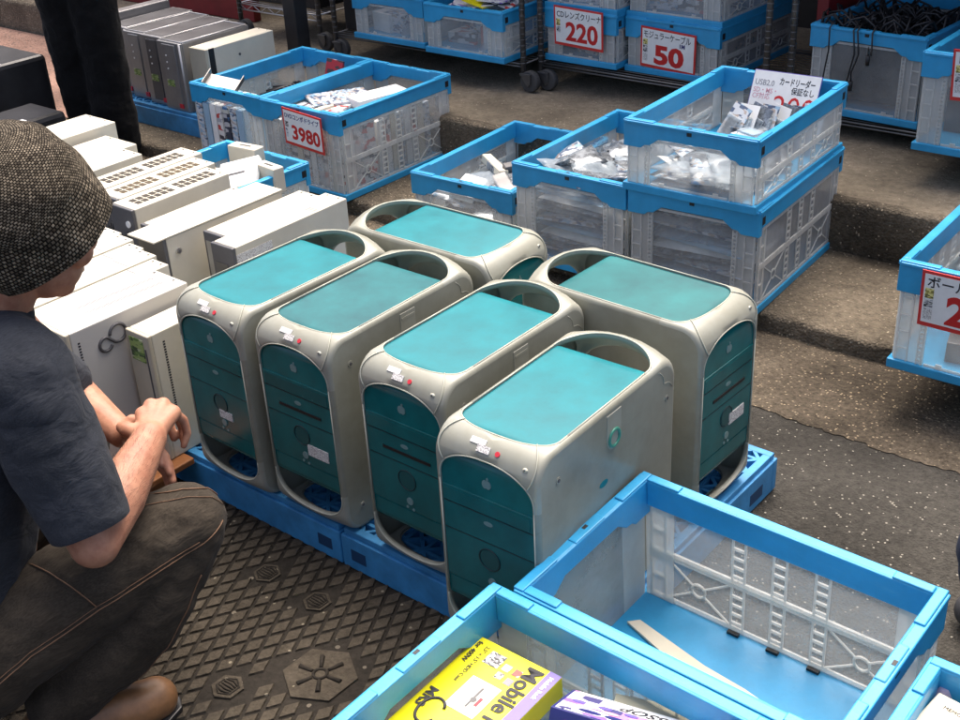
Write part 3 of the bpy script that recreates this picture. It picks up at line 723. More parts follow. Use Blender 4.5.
sign(.395, 2.145, .395, .235, .175, 'white handwritten card reading 200 without a red border, stuck in the card reader crate',
     [('USB2.0', .026, GREYINK, -.46, .27, .0002, .9), ('カードリーダー', .027, INK, -.10, .32, .0005, .66), ('保証なし', .025, INK, .10, .17, .0003, .80),
      ('SD・MS・', .022, PINKINK, -.46, .13, .0001, .9), ('CF対応', .022, PINKINK, -.46, .02, .0001, .9), ('200', .105, REDINK, -.14, -.16, -.0006, .95)],
     R(-1), R(-24), border=0, marks=((INK, -.47, -.33, -.17, -.155),))

# ------------------------------------------------------------------ white and beige computers
def rbox_bevel(name, m, parent, x0, x1, y0, y1, z0, z1, bev=.003):
    b = MB(); b.box(x0, x1, y0, y1, z0, z1); return b.build(name, m, parent, bevel=bev)
def pc(loc, w, d, h, label, body=BEIGE, front=None, rz=0, dots=None, seams=True, group='beige and white desktop computers'):
    o = empty('desktop_computer', loc, rz); tag(o, label, 'computer', group)
    rbox_bevel('case', body, o, 0, w, .012, d, 0, h)
    rbox_bevel('front_bezel', front or BEIGE_D, o, -.001, w+.001, 0, .0118, 0, h+.0005, .003)
    if seams:
        b = MB(); b.box(w*.93, w*.935, .014, d-.002, h-.001, h+.0004); b.build('lid_seam', GREYINK, o)
    b = MB(); b.box(.004, w-.004, .030, .0312, h-.001, h+.0004); b.build('lid_seam', GREYINK, o)
    for q in (.25, .75):
        b = MB(); b.disc((w*q, d-.012, h-.001), .0035, 'z', .0022, 10); b.build('screw', METALD, o)
    if dots:
        b = MB(); y, n = dots
        for k in range(n):
            z = h*.92-(h*.86)*k/n; b.box(w-.001, w+.0005, y, y+.006, z-.004, z)
        b.build('vent_pattern', INK, o)
    return o
# the big case with the looped emblem, and the slim one beside it
big = pc((-.352, -.162, 0), .155, .345, .372, 'wide pale grey computer with a looped black emblem on its side', GREYPC, BEIGE_D, -.02, (.028, 44))
b = MB(); c0 = V((0, .135, .310))
def loop(cy_, cz_, r, a0, a1, n=28): return [(.1558, cy_+r*math.cos(R(a0+(a1-a0)*k/n)), cz_+r*math.sin(R(a0+(a1-a0)*k/n))) for k in range(n+1)]
b.tube(loop(.133, .326, .022, 175, -128)+loop(.097, .310, .0170, 62, 335)[1:], .0040, 8)
b.build('looped_emblem', GREYDK, big)
for j in (0, 1):
    b = MB()
    for k in range(46):
        y = .10+k*.0046; b.box(.045+j*.04+k*.0002, .06+j*.04+k*.0002, y, y+.002, .3715, .3726)
    b.build('vent_pattern', GREYINK, big)
b = MB(); b.box(-.0005, .155, -.0035, -.0005, .05, .33); b.build('front_grille', BEIGE_D, big)
slim = pc((-.178, -.022, 0), .082, .40, .336, 'slim white computer with a green sticker on its front, next to the first teal tower', BEIGE, BEIGE_D, 0, (.040, 42))
b = MB(); b.box(.012, .062, -.0016, .001, .262, .322); b.build('green_sticker', GREENST, slim)
b = MB(); b.box(.066, .070, -.0016, .001, .10, .30); b.build('front_slot', GREYDK, slim)
xs = [-.355, -.425, -.50, -.565, -.64, -.72]
labs = ['first thin white case left of the wide emblem computer', 'second thin white case left of the wide emblem computer', 'third thin white case left of the wide emblem computer',
        'fourth thin white case from the wide emblem computer, under the knit hat', 'fifth thin white case from the wide emblem computer, behind the man']
for i in range(5):
    x1, x0 = xs[i]-.002, xs[i+1]+.002
    p_ = pc((x0, -.135+.012*i, 0), x1-x0, .385+.004*i, .352+.003*(i % 2), labs[i])
    b = MB(); b.box(.006, x1-x0-.008, .30, .303, .351+.003*(i % 2), .3528+.003*(i % 2)); b.build('vent_slot', GREYINK, p_)
# back row: three with square vents on top
vl = ['white computer with square top vents, nearest the box with the round lock', 'middle one of the three white computers with square vents on top, vents look brownish', 'farthest white computer with square top vents, next to the plain beige cases']
for i in range(3):
    x0 = -.838-.112*i
    p_ = pc((x0, .415+.03*i, 0), .104, .36+.01*i, .36, vl[i], front=GREYDK)
    for g in (0, 1):
        b = MB()
        for k in range(6):
            for j in (0, 1): b.box(.03+j*.027, .051+j*.027, .045+g*.155+k*.023, .062+g*.155+k*.023, .3595, .3612)
        b.build('vent_pattern', mat('vent_dark', (.03, .022, .012), .6, var=.3, vscale=40) if i != 1 else mat('vent_brown', (.07, .045, .015), .6, var=.3, vscale=40), p_)
    b = MB(); b.disc((.082, -.001, .315), .010, 'y', -.004, 14); b.build('front_button', WHITEC, p_)
    b = MB()
    for k in range(5): b.tube([(.02+.012*k, -.004, .25+.01*k), (.035+.01*k, -.016, .27-.012*k), (.05+.006*k, -.005, .23+.015*k)], .003, 6)
    b.build('loose_wires', [CABLE, CARD][0:1], p_)
k1 = pc((-.602, .335, 0), .110, .432, .354, 'large beige case with a round lock on its side, overhanging front, in the back row', BEIGE, GREYDK)
b = MB(); b.disc((.1095, .045, .31), .0085, 'x', .006, 18); b.disc((.110, .045, .31), .004, 'x', .0075, 14, mi=1); b.build('round_lock', [METAL, GREYDK], k1)
rbox_bevel('lid', BEIGE, k1, -.002, .112, -.03, .433, .3545, .360, .002)
k2 = pc((-.672, .395, 0), .066, .34, .342, 'narrow recessed white case beside the box with the round lock', BEIGE, GREYDK)
b = MB()
for k in range(4): b.box(.01, .05, -.002, .001, .06+.07*k, .10+.07*k)
b.build('port_plate', METAL, k2)
io = pc((-.362, .392, 0), .086, .425, .36, 'white computer showing dark rear ports and a printed spec label on its side', BEIGE, GREYDK)
b = MB(); b.box(.0855, .0868, .012, .135, .285, .338); b.build('spec_label', PRG, io)
b = MB(); b.box(.015, .06, -.002, .001, .22, .31); b.box(.02, .05, -.003, .001, .10, .18); b.build('rear_ports', METALD, io)
b = MB(); b.box(.055, .066, -.004, .001, .28, .295); b.build('red_switch', REDDOT, io)
b = MB()
for k in range(10): b.box(.045, .08, .30+k*.008, .303+k*.008, .3596, .3608) if k < 3 else None
b.build('vent_pattern', GREYINK, io)
io2 = pc((-.452, .44, 0), .084, .36, .355, 'white case wedged between the round-lock box and the one with rear ports', BEIGE, GREYDK)
b = MB(); b.box(.01, .03, -.002, .001, .1, .33); b.build('port_plate', METAL, io2)
sb = ['plain beige case, end of the row, just below the black trousers', 'plain beige case one step back from the row end, lower than its neighbours', 'farthest plain beige case beside the black machines']
for i, (x, y, h) in enumerate(((-1.225, .40, .36), (-1.43, .48, .345), (-1.62, .54, .372))):
    rr_ = pc((x, y, 0 if i == 0 else 0), .105 if i == 0 else .17, .345, h, sb[i])
# board under the white machines
o = MB(); o.box(-.80, -.06, -.22, .018, -.018, -.001); o = o.build('wooden_board', ORANGE, bevel=.003); tag(o, 'orange-brown board under the white computers, its corner by the crouching man\'s knee', 'board')
for i, (x, lab) in enumerate(((-.75, 'wooden block under the far end of the orange-brown board'), (-.15, 'wooden block under the near end of the orange-brown board'))):
    b = MB(); b.box(x, x+.06, -.17, -.02, GZ+.0085, -.0185); q = b.build('support_block', ORANGE, bevel=.003); tag(q, lab, 'block')
# supports under back-row machines that stand beyond the pallets
b = MB(); b.box(-1.66, -.87, .42, .69, GZ+.004, -.002); q = b.build('low_platform', BLUE_PAL, bevel=.004); tag(q, 'low blue platform under the plain beige cases', 'platform')

# silver computers on the far pallet
sl = ['silver computer with a red sticker, directly beside the beige case with a black stripe', 'second silver computer left of the black-striped beige case', 'third silver computer left of the black-striped beige case', 'farthest silver computer, beside the black trousers']
for i in range(4):
    x1 = -2.345-.158*i; wd = .15 if i else .165
    p_ = pc((x1-wd, 1.86+.02*i, -.006), wd, .40, .31+.006*(i % 2), sl[i], SILVER, SILVER, group='silver computers on the far pallet')
    b = MB(); b.box(.012, wd-.012, .02, .385, .3101+.006*(i % 2), .3118+.006*(i % 2)); b.build('dark_lid', GREYDK, p_)
    b = MB(); b.box(.035, wd-.04, -.004, .001, .02, .30); b.build('door_strip', GREYDK if i % 2 else SILVER, p_, bevel=.002)
    b = MB(); b.box(.04, .09, -.0055, .001, .11, .14); b.build('green_sticker', GREENST, p_)
    b = MB(); b.box(.10, .125, -.0052, .001, .015, .035); b.build('red_sticker', REDDOT, p_)
    b = MB(); b.tube([(.006, .015, .313), (wd-.006, .015, .313), (wd-.006, .39, .313), (.006, .39, .313)], .004, 6, closed=True); b.tube([(wd-.005, -.002, .31), (wd-.005, -.002, .005)], .005, 6); b.build('edge_highlight', mat('pale_highlight', (.52, .52, .53), .3, metal=.4, var=.1), p_)  # pale tubes stand in for the highlight on the bevelled edges
    for k in range(3):
        b = MB(); b.disc((.06, -.0005, .19+.03*k), .004, 'y', -.006, 10); b.build('indicator', WHITEC, p_)
p_ = pc((-2.305, 1.875, -.006), .11, .40, .30, 'yellowed beige computer with a black corner stripe at the end of the silver row', BEIGE, BEIGE_D)
b = MB(); b.box(.1095, .1112, .02, .05, .0, .30); b.build('black_stripe', DARK, p_)
b = MB(); b.disc((.1095, .19, .24), .006, 'x', .003, 12); b.build('side_knob', GREYDK, p_)
b = MB(); b.box(.02, .08, -.0015, .001, .10, .14); b.build('green_sticker', GREENST, p_)
b = MB(); b.box(-3.06, -2.99, 1.95, 2.32, -.1, .345); q = b.build('silver_panel', SILVER, bevel=.006); tag(q, 'pale silver slab standing at the far end of the silver row', 'panel')
# black machines at the left edge
def black_machine(loc, w, d, h, label, rz=0):
    o = empty('black_computer', loc, rz); tag(o, label, 'computer', 'black machines at the left')
    b = MB(); b.box(0, w, .01, d, 0, h); b.build('case', BLACK, o, bevel=.02)
    b = MB(); b.box(.004, w-.004, 0, .009, .004, h-.006); b.build('front_bezel', DARK, o, bevel=.004)
    b = MB(); b.box(w-.055, w-.02, d*.2, d*.5, h-.002, h+.001); b.build('paper_label', STICK, o)
    b = MB(); b.tube([(w-.004, .03, h-.02), (w-.004, d-.03, h-.02), (w-.004, d-.03, .03)], .004, 6); b.build('trim', METALD, o)
    return o
black_machine((-3.22, 1.06, GZ), .42, .42, .40, 'large black machine with rounded edges at the left edge of the photo')
black_machine((-2.62, .92, GZ), .25, .34, .27, 'smaller black machine with a white label, in front of the large black one')
black_machine((-2.30, .90, GZ), .26, .34, .25, 'low black machine behind the knit hat, nearest the beige cases')

# ------------------------------------------------------------------ contents of the crates
def pouch_mesh(w, h, t, m, seed):
    rnd = random.Random(seed); bm = bmesh.new(); n = 9; g = {}
    for s in (1, -1):
        for i in range(n):
            for j in range(n):
                u, v = i/(n-1)*2-1, j/(n-1)*2-1
                e = (1-u**4)*(1-v**4); z = s*(t/2*e*(.75+.5*rnd.random())+.0004)
                g[s, i, j] = bm.verts.new((u*w/2*(1-.03*rnd.random()), v*h/2*(1-.03*rnd.random()), z))
        for i in range(n-1):
            for j in range(n-1):
                f = bm.faces.new((g[s, i, j], g[s, i+1, j], g[s, i+1, j+1], g[s, i, j+1])); f.smooth = True
    bmesh.ops.remove_doubles(bm, verts=bm.verts[:], dist=.0015); bmesh.ops.recalc_face_normals(bm, faces=bm.faces[:])
    me = bpy.data.meshes.new('pouch'); bm.to_mesh(me); bm.free(); me.materials.append(m); return me
def carton_mesh(w, d, h, m):
    b = MB(); b.box(-w/2, w/2, -d/2, d/2, 0, h); return b.mesh('carton', m)
def drop(name, me, loc, rot, label, cat, group=None, bevel=0):
    o = link(name, me, None, bevel); o.location = loc; o.rotation_euler = rot; return tag(o, label, cat, group)
def blister(loc, rot, label, group, m, c2, sz=(.085, .13)):
    """hanging card pack: printed card with a clear bubble holding a gadget"""
    o = empty('blister_pack', loc); o.rotation_euler = rot; tag(o, label, 'packet', group)
    b = MB(); b.box(-sz[0]/2, sz[0]/2, -sz[1]/2, sz[1]/2, 0, .0016); b.build('card', m, o)
    b = MB(); b.box(-sz[0]*.36, sz[0]*.36, -sz[1]*.40, sz[1]*.18, .0018, .015); b.build('bubble', CLRPOUCH, o, bevel=.004)
    b = MB(); b.box(-sz[0]*.27, sz[0]*.27, -sz[1]*.30, sz[1]*.10, .002, .011); b.build('gadget', c2, o, bevel=.002)
    return o
rnd = random.Random(3)
# card readers: a sloping heap of packs inside the low crate on top of the stack
GRP = 'packaged card readers heaped in the top crate'
lab_cr = 'card reader in a clear pack, lying in the heap below the handwritten 200 card'
for i in range(26):
    u, v = rnd.random(), rnd.random()
    x = .245+.25*u; y = 1.72+.42*v
    z = .262+.055*(1-abs(u-.6)*1.2)*(.4+.8*v)+.012*rnd.random()
    blister((x, y, z), (rnd.uniform(-.45, .35), rnd.uniform(-.5, .5), rnd.uniform(0, 6.28)), lab_cr, GRP, [PRA, WHITEC, PRA, SILPOUCH, PRC][i % 5], [GREYDK, PALEBLUE, WHITEC, SILPOUCH][i % 4], (.08, .125))
for i in range(8):
    blister((.29+.032*i, 2.02+.012*i, .335), (R(58+3*i), R(rnd.uniform(-12, 12)), R(-18+rnd.uniform(-10, 10))), 'card reader pack standing on edge just in front of the handwritten 200 card', 'upright card reader packs', [PRA, WHITEC, SILPOUCH][i % 3], [GREYDK, WHITEC][i % 2])
# silver packets in the crate beside the stack
GRP = 'silver packets in the tall crate'
for i in range(20):
    me = pouch_mesh(.11+.03*rnd.random(), .15+.05*rnd.random(), .028, [SILPOUCH, CLRPOUCH, SILPOUCH, PRA][i % 4], i)
    drop('packet', me, (-.20+.29*rnd.random()*(1 if i % 3 else .8), 1.66+.48*rnd.random(), .135+.065*rnd.random()), (rnd.uniform(-.5, .5), rnd.uniform(-.5, .5), rnd.uniform(0, 6.28)),
         'crumpled silver and clear packet heaped in the tall crate left of the stacked pair', 'packet', GRP)
GRP = 'packets filling the crates behind the towers'
for i in range(26):                                           # seen dimly through the clear walls
    me = pouch_mesh(.20, .16, .035, [PRA, SILPOUCH, CLRPOUCH, PALEBLUE][i % 4], 40+i)
    q = i % 2
    drop('packet', me, ((-.06 if q else .385)+rnd.uniform(-.08, .08), 1.72+.42*rnd.random(), S1+.045+.0125*i*(.62 if q else .72)), (rnd.uniform(-.15, .15), rnd.uniform(-.15, .15), rnd.uniform(-.5, .5)),
         'silvery flat packet seen dimly through the clear wall of a crate behind the towers', 'packet', GRP)
for i in range(12):
    for (xc, yc) in ((.385, 1.72), (-.045, 1.71)):
        drop('packet', pouch_mesh(.33+.04*rnd.random(), .20, .034, [PRA, CLRPOUCH, SILPOUCH, WHITEC, PALEBLUE, CLRPOUCH][(i+int(xc*10)) % 6], 300+i), (xc+rnd.uniform(-.02, .02), yc, S1+.045+.0195*i), (rnd.uniform(-.10, .10), rnd.uniform(-.05, .05), rnd.uniform(-.12, .12)),
             'wide flat packet in the layers behind the front wall of a crate behind the towers', 'packet', 'layered packets behind crate fronts')
for i in range(3):
    drop('packet', pouch_mesh(.32, .22, .03, [CLRPOUCH, SILPOUCH, CLRPOUCH, PALEBLUE, CLRPOUCH][i], 330+i), (.375+rnd.uniform(-.02, .02), 1.72, .262+.015*i), (rnd.uniform(-.12, .12), rnd.uniform(-.06, .06), rnd.uniform(-.2, .2)),
         'wide flat packet in the bottom layers of the card reader crate', 'packet', 'layered packets in the card reader crate')
# cable crate
low = [('long beige bar lying in the lowest clear crate', (.035, .20, .03), CARD, (-.585, 1.86, 0.060), (0, .1, 1.0)),
       ('silver bar beside the beige one in the lowest clear crate', (.05, .20, .03), SILPOUCH, (-.52, 1.83, 0.050), (.1, .1, 1.1)),
       ('short silver bar by the near corner of the lowest clear crate', (.05, .16, .03), METAL, (-.44, 1.74, 0.050), (.1, -.2, .9)),
       ('pale grey flat box at the front of the lowest clear crate', (.09, .15, .025), WHITEC, (-.58, 1.70, 0.030), (.1, .2, .3)),
       ('dark slim gadget on the packets in the lowest clear crate', (.03, .17, .025), GREYDK, (-.475, 1.90, 0.080), (0, .3, -.5))]
for lb, s, m, lc, ro in low: drop('adapter', carton_mesh(*s, m), lc, ro, lb, 'gadget', 'gadgets in the lowest clear crate', .003)
for i in range(9):
    drop('packet', pouch_mesh(.12, .16, .03, [CLRPOUCH, SILPOUCH, PRA][i % 3], 90+i), (-.66+.30*rnd.random(), 1.66+.45*rnd.random(), 0+.05*rnd.random()), (rnd.uniform(-.4, .4), rnd.uniform(-.4, .4), rnd.uniform(0, 6)),
         'crumpled clear packet in the lowest clear crate', 'packet', 'packets in the lowest clear crate')
for i in range(16):
    drop('packet', pouch_mesh(.15, .17, .03, [SILPOUCH, CLRPOUCH, PRA, SILPOUCH][i % 4], 140+i), (.27+.20*rnd.random(), 1.68+.30*rnd.random(), .275+.045*rnd.random()), (rnd.uniform(-.3, .3), rnd.uniform(-.3, .3), rnd.uniform(0, 6)),
         'flat silvery packet low in the card reader crate, seen through its front wall', 'packet', 'packets low in the card reader crate')
for i in range(14):
    drop('packet', pouch_mesh(.14, .18, .04, [CLRPOUCH, SILPOUCH, PRA, PRC][i % 4], 170+i), (-.66+.30*rnd.random(), 1.66+.46*rnd.random(), -.05+.05*rnd.random()), (rnd.uniform(-.4, .4), rnd.uniform(-.4, .4), rnd.uniform(0, 6)),
         'clear packet in the bottom layer of the lowest crate', 'packet', 'bottom packets in the lowest clear crate')
# software crate: cartons on edge, and flat ones on top
for i in range(11):
    h = .235+.03*rnd.random(); me = carton_mesh(.030, .19, h, [PRB, WHITEC, PRA, PRB, CARD][i % 5])
    drop('software_carton', me, (-1.545+.036*i, 1.75, S1+.027), (0, 0, rnd.uniform(-.03, .03)), 'white printed software carton on edge in the front row inside the 3980 crate', 'carton', 'software cartons in the front row')
for i in range(8):
    h = .22+.03*rnd.random(); me = carton_mesh(.19, .034, h, [WHITEC, PRB, CARD, PRA][i % 4])
    drop('software_carton', me, (-1.27, 1.88+.040*i, S1+.027), (0, 0, rnd.uniform(-.03, .03)), 'printed software carton standing crosswise at the right side inside the 3980 crate', 'carton', 'software cartons along the side')
tops = [('white flat box on top in the 3980 crate, nearest the far rim', (.10, .24, .035), WHITEC, (-1.31, 2.02, .165), (0, .03, -.25)),
        ('white leaflet with a green picture, on the cartons in the 3980 crate', (.17, .24, .012), PRB, (-1.42, 1.83, .165), (.02, .02, .2)),
        ('blue-edged white folder lying across the 3980 crate', (.16, .25, .010), PRA, (-1.44, 1.93, .180), (-.02, .03, -.5))]
for lb, s, m, lc, ro in tops: drop('flat_box', carton_mesh(*s, m), lc, ro, lb, 'box', 'flat boxes on the software cartons', .002)
b = MB(); b.box(-1.475, -1.415, 1.76, 1.80, .1775, .1785); q = b.build('green_card', mat('green_print', (.05, .25, .12), .4, var=.1)); tag(q, 'small green card on the white leaflet in the 3980 crate', 'card')
for i in range(7):
    me = carton_mesh(.032, .2, .24, [PRA, PALEBLUE, WHITEC, PRB, PRC][i % 5])
    drop('software_carton', me, (-1.985+.042*i, 1.74, S1+.027), (0, 0, rnd.uniform(-.04, .04)), 'carton on edge seen through the wall of the crate left of the 3980 one', 'carton', 'cartons in the crate with the metal bracket')
br = empty('metal_bracket', (-1.93, 1.74, .215), .5, R(18), R(12)); tag(br, 'thin metal drive bracket resting on the rim of the crate left of the 3980 one', 'bracket')
b = MB(); b.box(-.075, .075, -.05, .05, 0, .004); b.build('plate', GREYPC, br, bevel=.002)
for x_ in (-.075, .071):
    b = MB(); b.box(x_, x_+.004, -.05, .05, .0045, .03); b.build('flange', METALD, br)
b = MB()
for k in range(6): b.tube([(-1.85+.01*k, 1.86+.03*k, .15+.012*(k % 3)), (-1.78, 1.93+.02*k, .175), (-1.70-.01*k, 1.98, .14+.01*k)], .006, 6)
q = b.build('cable_bundle', CABLE); tag(q, 'tangle of dark cable in the crate with the metal bracket', 'cable')
rb = drop('red_pack', carton_mesh(.085, .012, .12, print_mat('printed_red', (.5, .03, .04), [(.75, .74, .72), (.08, .05, .05)], 24, .4)), (-1.72, 2.16, .125), (R(-14), R(6), R(10)), 'red and white hanging pack at the far end of the crate with the metal bracket', 'packet')
# white gadgets crate
gad = [('white upright gadget box at the back of the gadget crate', (.13, .05, .095), (-1.275, 1.29, .085), (0, 0, .1), BEIGE),
       ('white flat router leaning in the gadget crate', (.15, .13, .028), (-1.175, 1.17, .115), (R(28), R(-14), .5), WHITEC),
       ('white upright box at the right rim of the gadget crate', (.11, .045, .09), (-1.085, 1.225, .075), (0, 0, -.1), BEIGE),
       ('white gadget lying under the tilted router', (.14, .10, .035), (-1.30, 1.14, .085), (.1, .1, .4), BEIGE),
       ('white unit half hidden at the near side of the gadget crate', (.15, .10, .04), (-1.10, 1.09, .06), (.1, -.1, 0), WHITEC)]
for lb, s, lc, ro, m in gad:
    lc = (lc[0]+.10, lc[1]-.085, lc[2]+.062); o = empty('white_gadget', lc); o.rotation_euler = ro; tag(o, lb, 'gadget', 'white gadgets in the clear crate')
    link('case', carton_mesh(*s, m), o, .004)
    b = MB(); b.box(-s[0]*.2, s[0]*.2, -.004, .004, s[2]-.0005, s[2]+.0012); b.build('slot', GREYDK, o)
b = MB(); b.box(-1.025, -.97, 1.005, 1.04, .169, .172); q = b.build('yellow_tag', YELLOW); tag(q, 'small yellow sticker tag on the white unit in the gadget crate', 'tag')
for i in range(6):
    drop('white_gadget', carton_mesh(.13, .12, .06, BEIGE), (-1.30+.14*(i % 3), .85+.16*(i//3), GZ+.03+.06*(i % 2)), (0, 0, .2*i), 'white unit low inside the gadget crate, behind the beige computers', 'gadget', 'hidden white gadgets', .004)
# racks' crates: dim bulky contents
def fill(x0, x1, y0, y1, z, n, hh, lab, grp, mats):
    for i in range(n):
        s = (rnd.uniform(.08, .16), rnd.uniform(.08, .16), rnd.uniform(.4, 1)*hh)
        drop('boxed_goods', carton_mesh(*s, mats[i % len(mats)]), (x0+(x1-x0)*(i+.5)/n, rnd.uniform(y0, y1), z), (0, 0, rnd.uniform(-.3, .3)), lab, 'box', grp, .002)
fill(-1.93, -1.65, 2.72, 2.85, RZ+.027, 4, .12, 'pale box inside the leftmost crate of the wheeled shelf', 'goods in the leftmost shelf crate', [WHITEC, PRA, PRB])
fill(-1.46, -1.18, 2.70, 2.80, RZ+.027, 4, .11, 'printed box inside the crate with bright leaflets', 'goods under the leaflets', [PRB, PRA, REDBORD, WHITEC])
fill(-.93, -.72, 2.86, 2.95, RZ+.027, 3, .12, 'white box inside the crate with the 220 card', 'goods in the 220 crate', [WHITEC, PRA])
fill(-.55, -.27, 2.93, 3.05, RZ+.015, 4, .12, 'dark coil pack inside the crate with the 50 card', 'goods in the 50 crate', [GREYDK, PRC, CARD])
fill(-.55, -.27, 2.93, 3.05, RZ+.234, 4, .12, 'mixed small pack inside the upper crate above the 50 card', 'goods above the 50 crate', [PRA, CARD, PRB])
fill(-.93, -.72, 2.86, 2.95, RZ+.244, 3, .12, 'pale pack inside the upper crate above the 220 card', 'goods above the 220 crate', [PRA, WHITEC])
fill(.80, 1.1, 2.60, 2.75, .227, 4, .2, 'dark adapter heap inside the tall crate at top right', 'goods in the top right crate', [GREYDK, BLACK, PRC])
fill(1.25, 1.5, 1.50, 1.8, .027, 4, .12, 'dark pack inside the lone crate at the right edge', 'goods in the lone crate', [GREYDK, PRC, BLACK])
b = MB()
b.tube([(1.25+.05*math.cos(R(20*k)), 1.62+.05*math.sin(R(20*k)), .245) for k in range(18)], .018, 8, closed=True)
q = b.build('black_coil', BLACK); tag(q, 'black coiled cable showing over the rim of the lone crate at the right edge', 'cable')
b = MB(); b.box(1.2, 1.52, 1.5, 1.9, .16, .225); q = b.build('dark_packs', PRC, bevel=.01); tag(q, 'dark flat pack under the coil in the lone crate', 'packet')
for i in range(7):
    drop('leaflet', carton_mesh(.14, .2, .004, [PRD, PRB, PRA, YELLOW, PRC][i % 5]), (-1.33+.028*i-.06, 2.72+.012*i, RZ+.196+.006*i), (rnd.uniform(-.2, .2), rnd.uniform(-.25, .25), rnd.uniform(-.6, .6)),
         'brightly printed leaflet in the fan over the shelf crate', 'leaflet', 'leaflets over the shelf crate')
# black cables spilling over the tall crate on the shelf
for i in range(26):
    x = .225+.36*rnd.random(); y = 2.82+.32*rnd.random(); pts = []
    a = rnd.uniform(0, 6.28); r = rnd.uniform(.05, .12)
    for k in range(22):
        a += .42; pts.append((min(.6, max(.2, x+r*math.cos(a))), max(2.81, y+r*.8*math.sin(a)), .465+.035*math.sin(k*.7+i)+.02*math.sin(k*1.3+i*2)))
    b = MB(); b.tube(pts, .0045, 6)
    q = b.build('black_cable', CABLE); tag(q, 'black cable tangled on top of the tall shelf crate', 'cable', 'cables heaped in the shelf crate')
b = MB(); b.box(.24, .58, 2.83, 3.35, .2, .44); q = b.build('cable_mass', mat('cable_mass', (.012, .012, .013), .6, var=.6, vscale=40, bump=1, bscale=45), bevel=.03)
tag(q, 'dense dark mass of cables filling the tall shelf crate', 'cables', kind='stuff')
for i, x in enumerate((.27, .36, .375, .43)):
    zl = (.27, .26, .30, .40)[i]; pts = [(x, 2.87, .485), (x-.005, 2.79, .497), (x-.005, 2.758, .48), (x+.01*math.sin(i), 2.752, .40), (x-.012, 2.752, zl+.03), (x-.01, 2.752, zl)]
    b = MB(); b.tube(pts, .003, 6); b.tube([(x-.01, 2.752, zl), (x-.01, 2.752, zl-.035)], .008, 8)
    q = b.build('hanging_cable', CABLE); tag(q, ['short-plugged black cable hanging down at the left of the cable crate', 'long black cable hanging down the middle of the cable crate', 'black cable hanging beside the long one on the cable crate', 'looped black cable barely over the rim of the cable crate'][i], 'cable', 'cables hanging over the crate front')
b = MB(); b.box(.30, .325, 2.762, 2.768, .215, .25); q = b.build('yellow_sticker', YELLOW); tag(q, 'small yellow sticker low on the front of the cable crate', 'sticker')

# yellow software box and companions in the foreground crate
yb = empty('software_box', (1.057, -.238, .205), -.01, R(2), R(-1)); yb.scale = (.92, .92, .92); tag(yb, 'yellow software box with large black title lying in the foreground crate', 'box')
b = MB(); b.box(0, .185, -.27, 0, -.045, 0); b.build('carton', YELLOW, yb, bevel=.0015)
b = MB(); b.box(.160, .1845, -.27, -.0005, -.0004, .0007); b.build('purple_band', PURPLE, yb)
ROT = (0, 0, R(-88))
text('Mobile Rack', .044, INK, yb, (.138, -.010, .0012), ROT, bold=.0012)
text('Mobile Rack', .012, WHITEC, yb, (.172, -.012, .0012), ROT, bold=.0002)
text('for 400W', .014, INK, yb, (.013, -.012, .0012), ROT, bold=.0002)
text('2,5" x 3,5" HDD Case', .011, INK, yb, (.032, -.015, .0012), ROT)
text('MRS', .026, INK, yb, (.018, -.145, .0012), ROT, bold=.0008)
b = MB(); b.tube([(.045+.022*math.cos(R(15*k)), -.19+.03*math.sin(R(15*k)), .0008) for k in range(2, 23)], .003, 6); b.build('ring_logo', INK, yb)
b = MB(); b.box(.045, .078, -.05, -.018, -.0002, .0009); b.build('white_patch', KN, yb)
for i, (x, y) in enumerate(((.085, -.03), (.108, -.03), (.085, -.052), (.108, -.055))):
    b = MB(); b.box(x, x+.015, y-.016, y, -.0002, .0009); b.build('small_picture', [PRA, PRB, KN, GREYINK][i], yb)
b = MB(); b.box(.055, .118, -.165, -.085, -.0002, .0009); b.build('picture_ground', WHITEC, yb)
b = MB(); b.box(.060, .070, -.16, -.09, .0005, .0016); b.box(.075, .112, -.155, -.095, .0004, .0013, 1); b.build('picture_case', [GREYPC, BEIGE], yb)
b = MB(); b.box(.088, .092, -.15, -.10, .001, .0018); b.disc((.092, -.13, .001), .006, 'z', .001, 10); b.box(.1, .106, -.14, -.12, .001, .0019, 1); b.build('picture_detail', [GREYDK, REDDOT], yb)
pb = empty('software_box', (1.256, -.250, .207), .25, R(-28), R(0)); pb.scale = (.92, .92, .92); tag(pb, 'dark blue and white software box propped beside the yellow one', 'box')
b = MB(); b.box(0, .26, -.115, 0, -.05, 0); b.build('carton', NAVYP, pb, bevel=.0015)
b = MB(); b.box(.006, .2585, -.110, -.003, -.0002, .0008); b.build('printed_face', PRD, pb)
b = MB(); b.box(.06, .2, -.045, -.006, -.0001, .0011); b.build('title_strip', WHITEC, pb)
b = MB()
for k in range(14): b.disc((.03+.015*k, -.055-.018*(k % 3), .0009), .012+.004*(k % 3), 'z', .0006+.0001*k, 14, mi=k % 3, r2=.007)
b.build('printed_swirls', [PURPLE, PINKINK, NAVYP], pb)
text('ISSOP', .034, INK, pb, (.185, -.030, .0014), (0, 0, R(180)), bold=.0006, shear=.3)
b = MB(); b.disc((.03, -.114, -.025), .010, 'y', -.0022, 14); b.build('pink_spot', mat('pink_spot', (.7, .05, .3), .4, var=0), pb)
drop('cream_sheet', carton_mesh(.16, .22, .006, mat('cream_paper', (.75, .70, .48), .6, var=.05)), (1.42, -.28, .18), (.05, 0, .35), 'cream sheet behind the dark blue and white software box', 'paper')
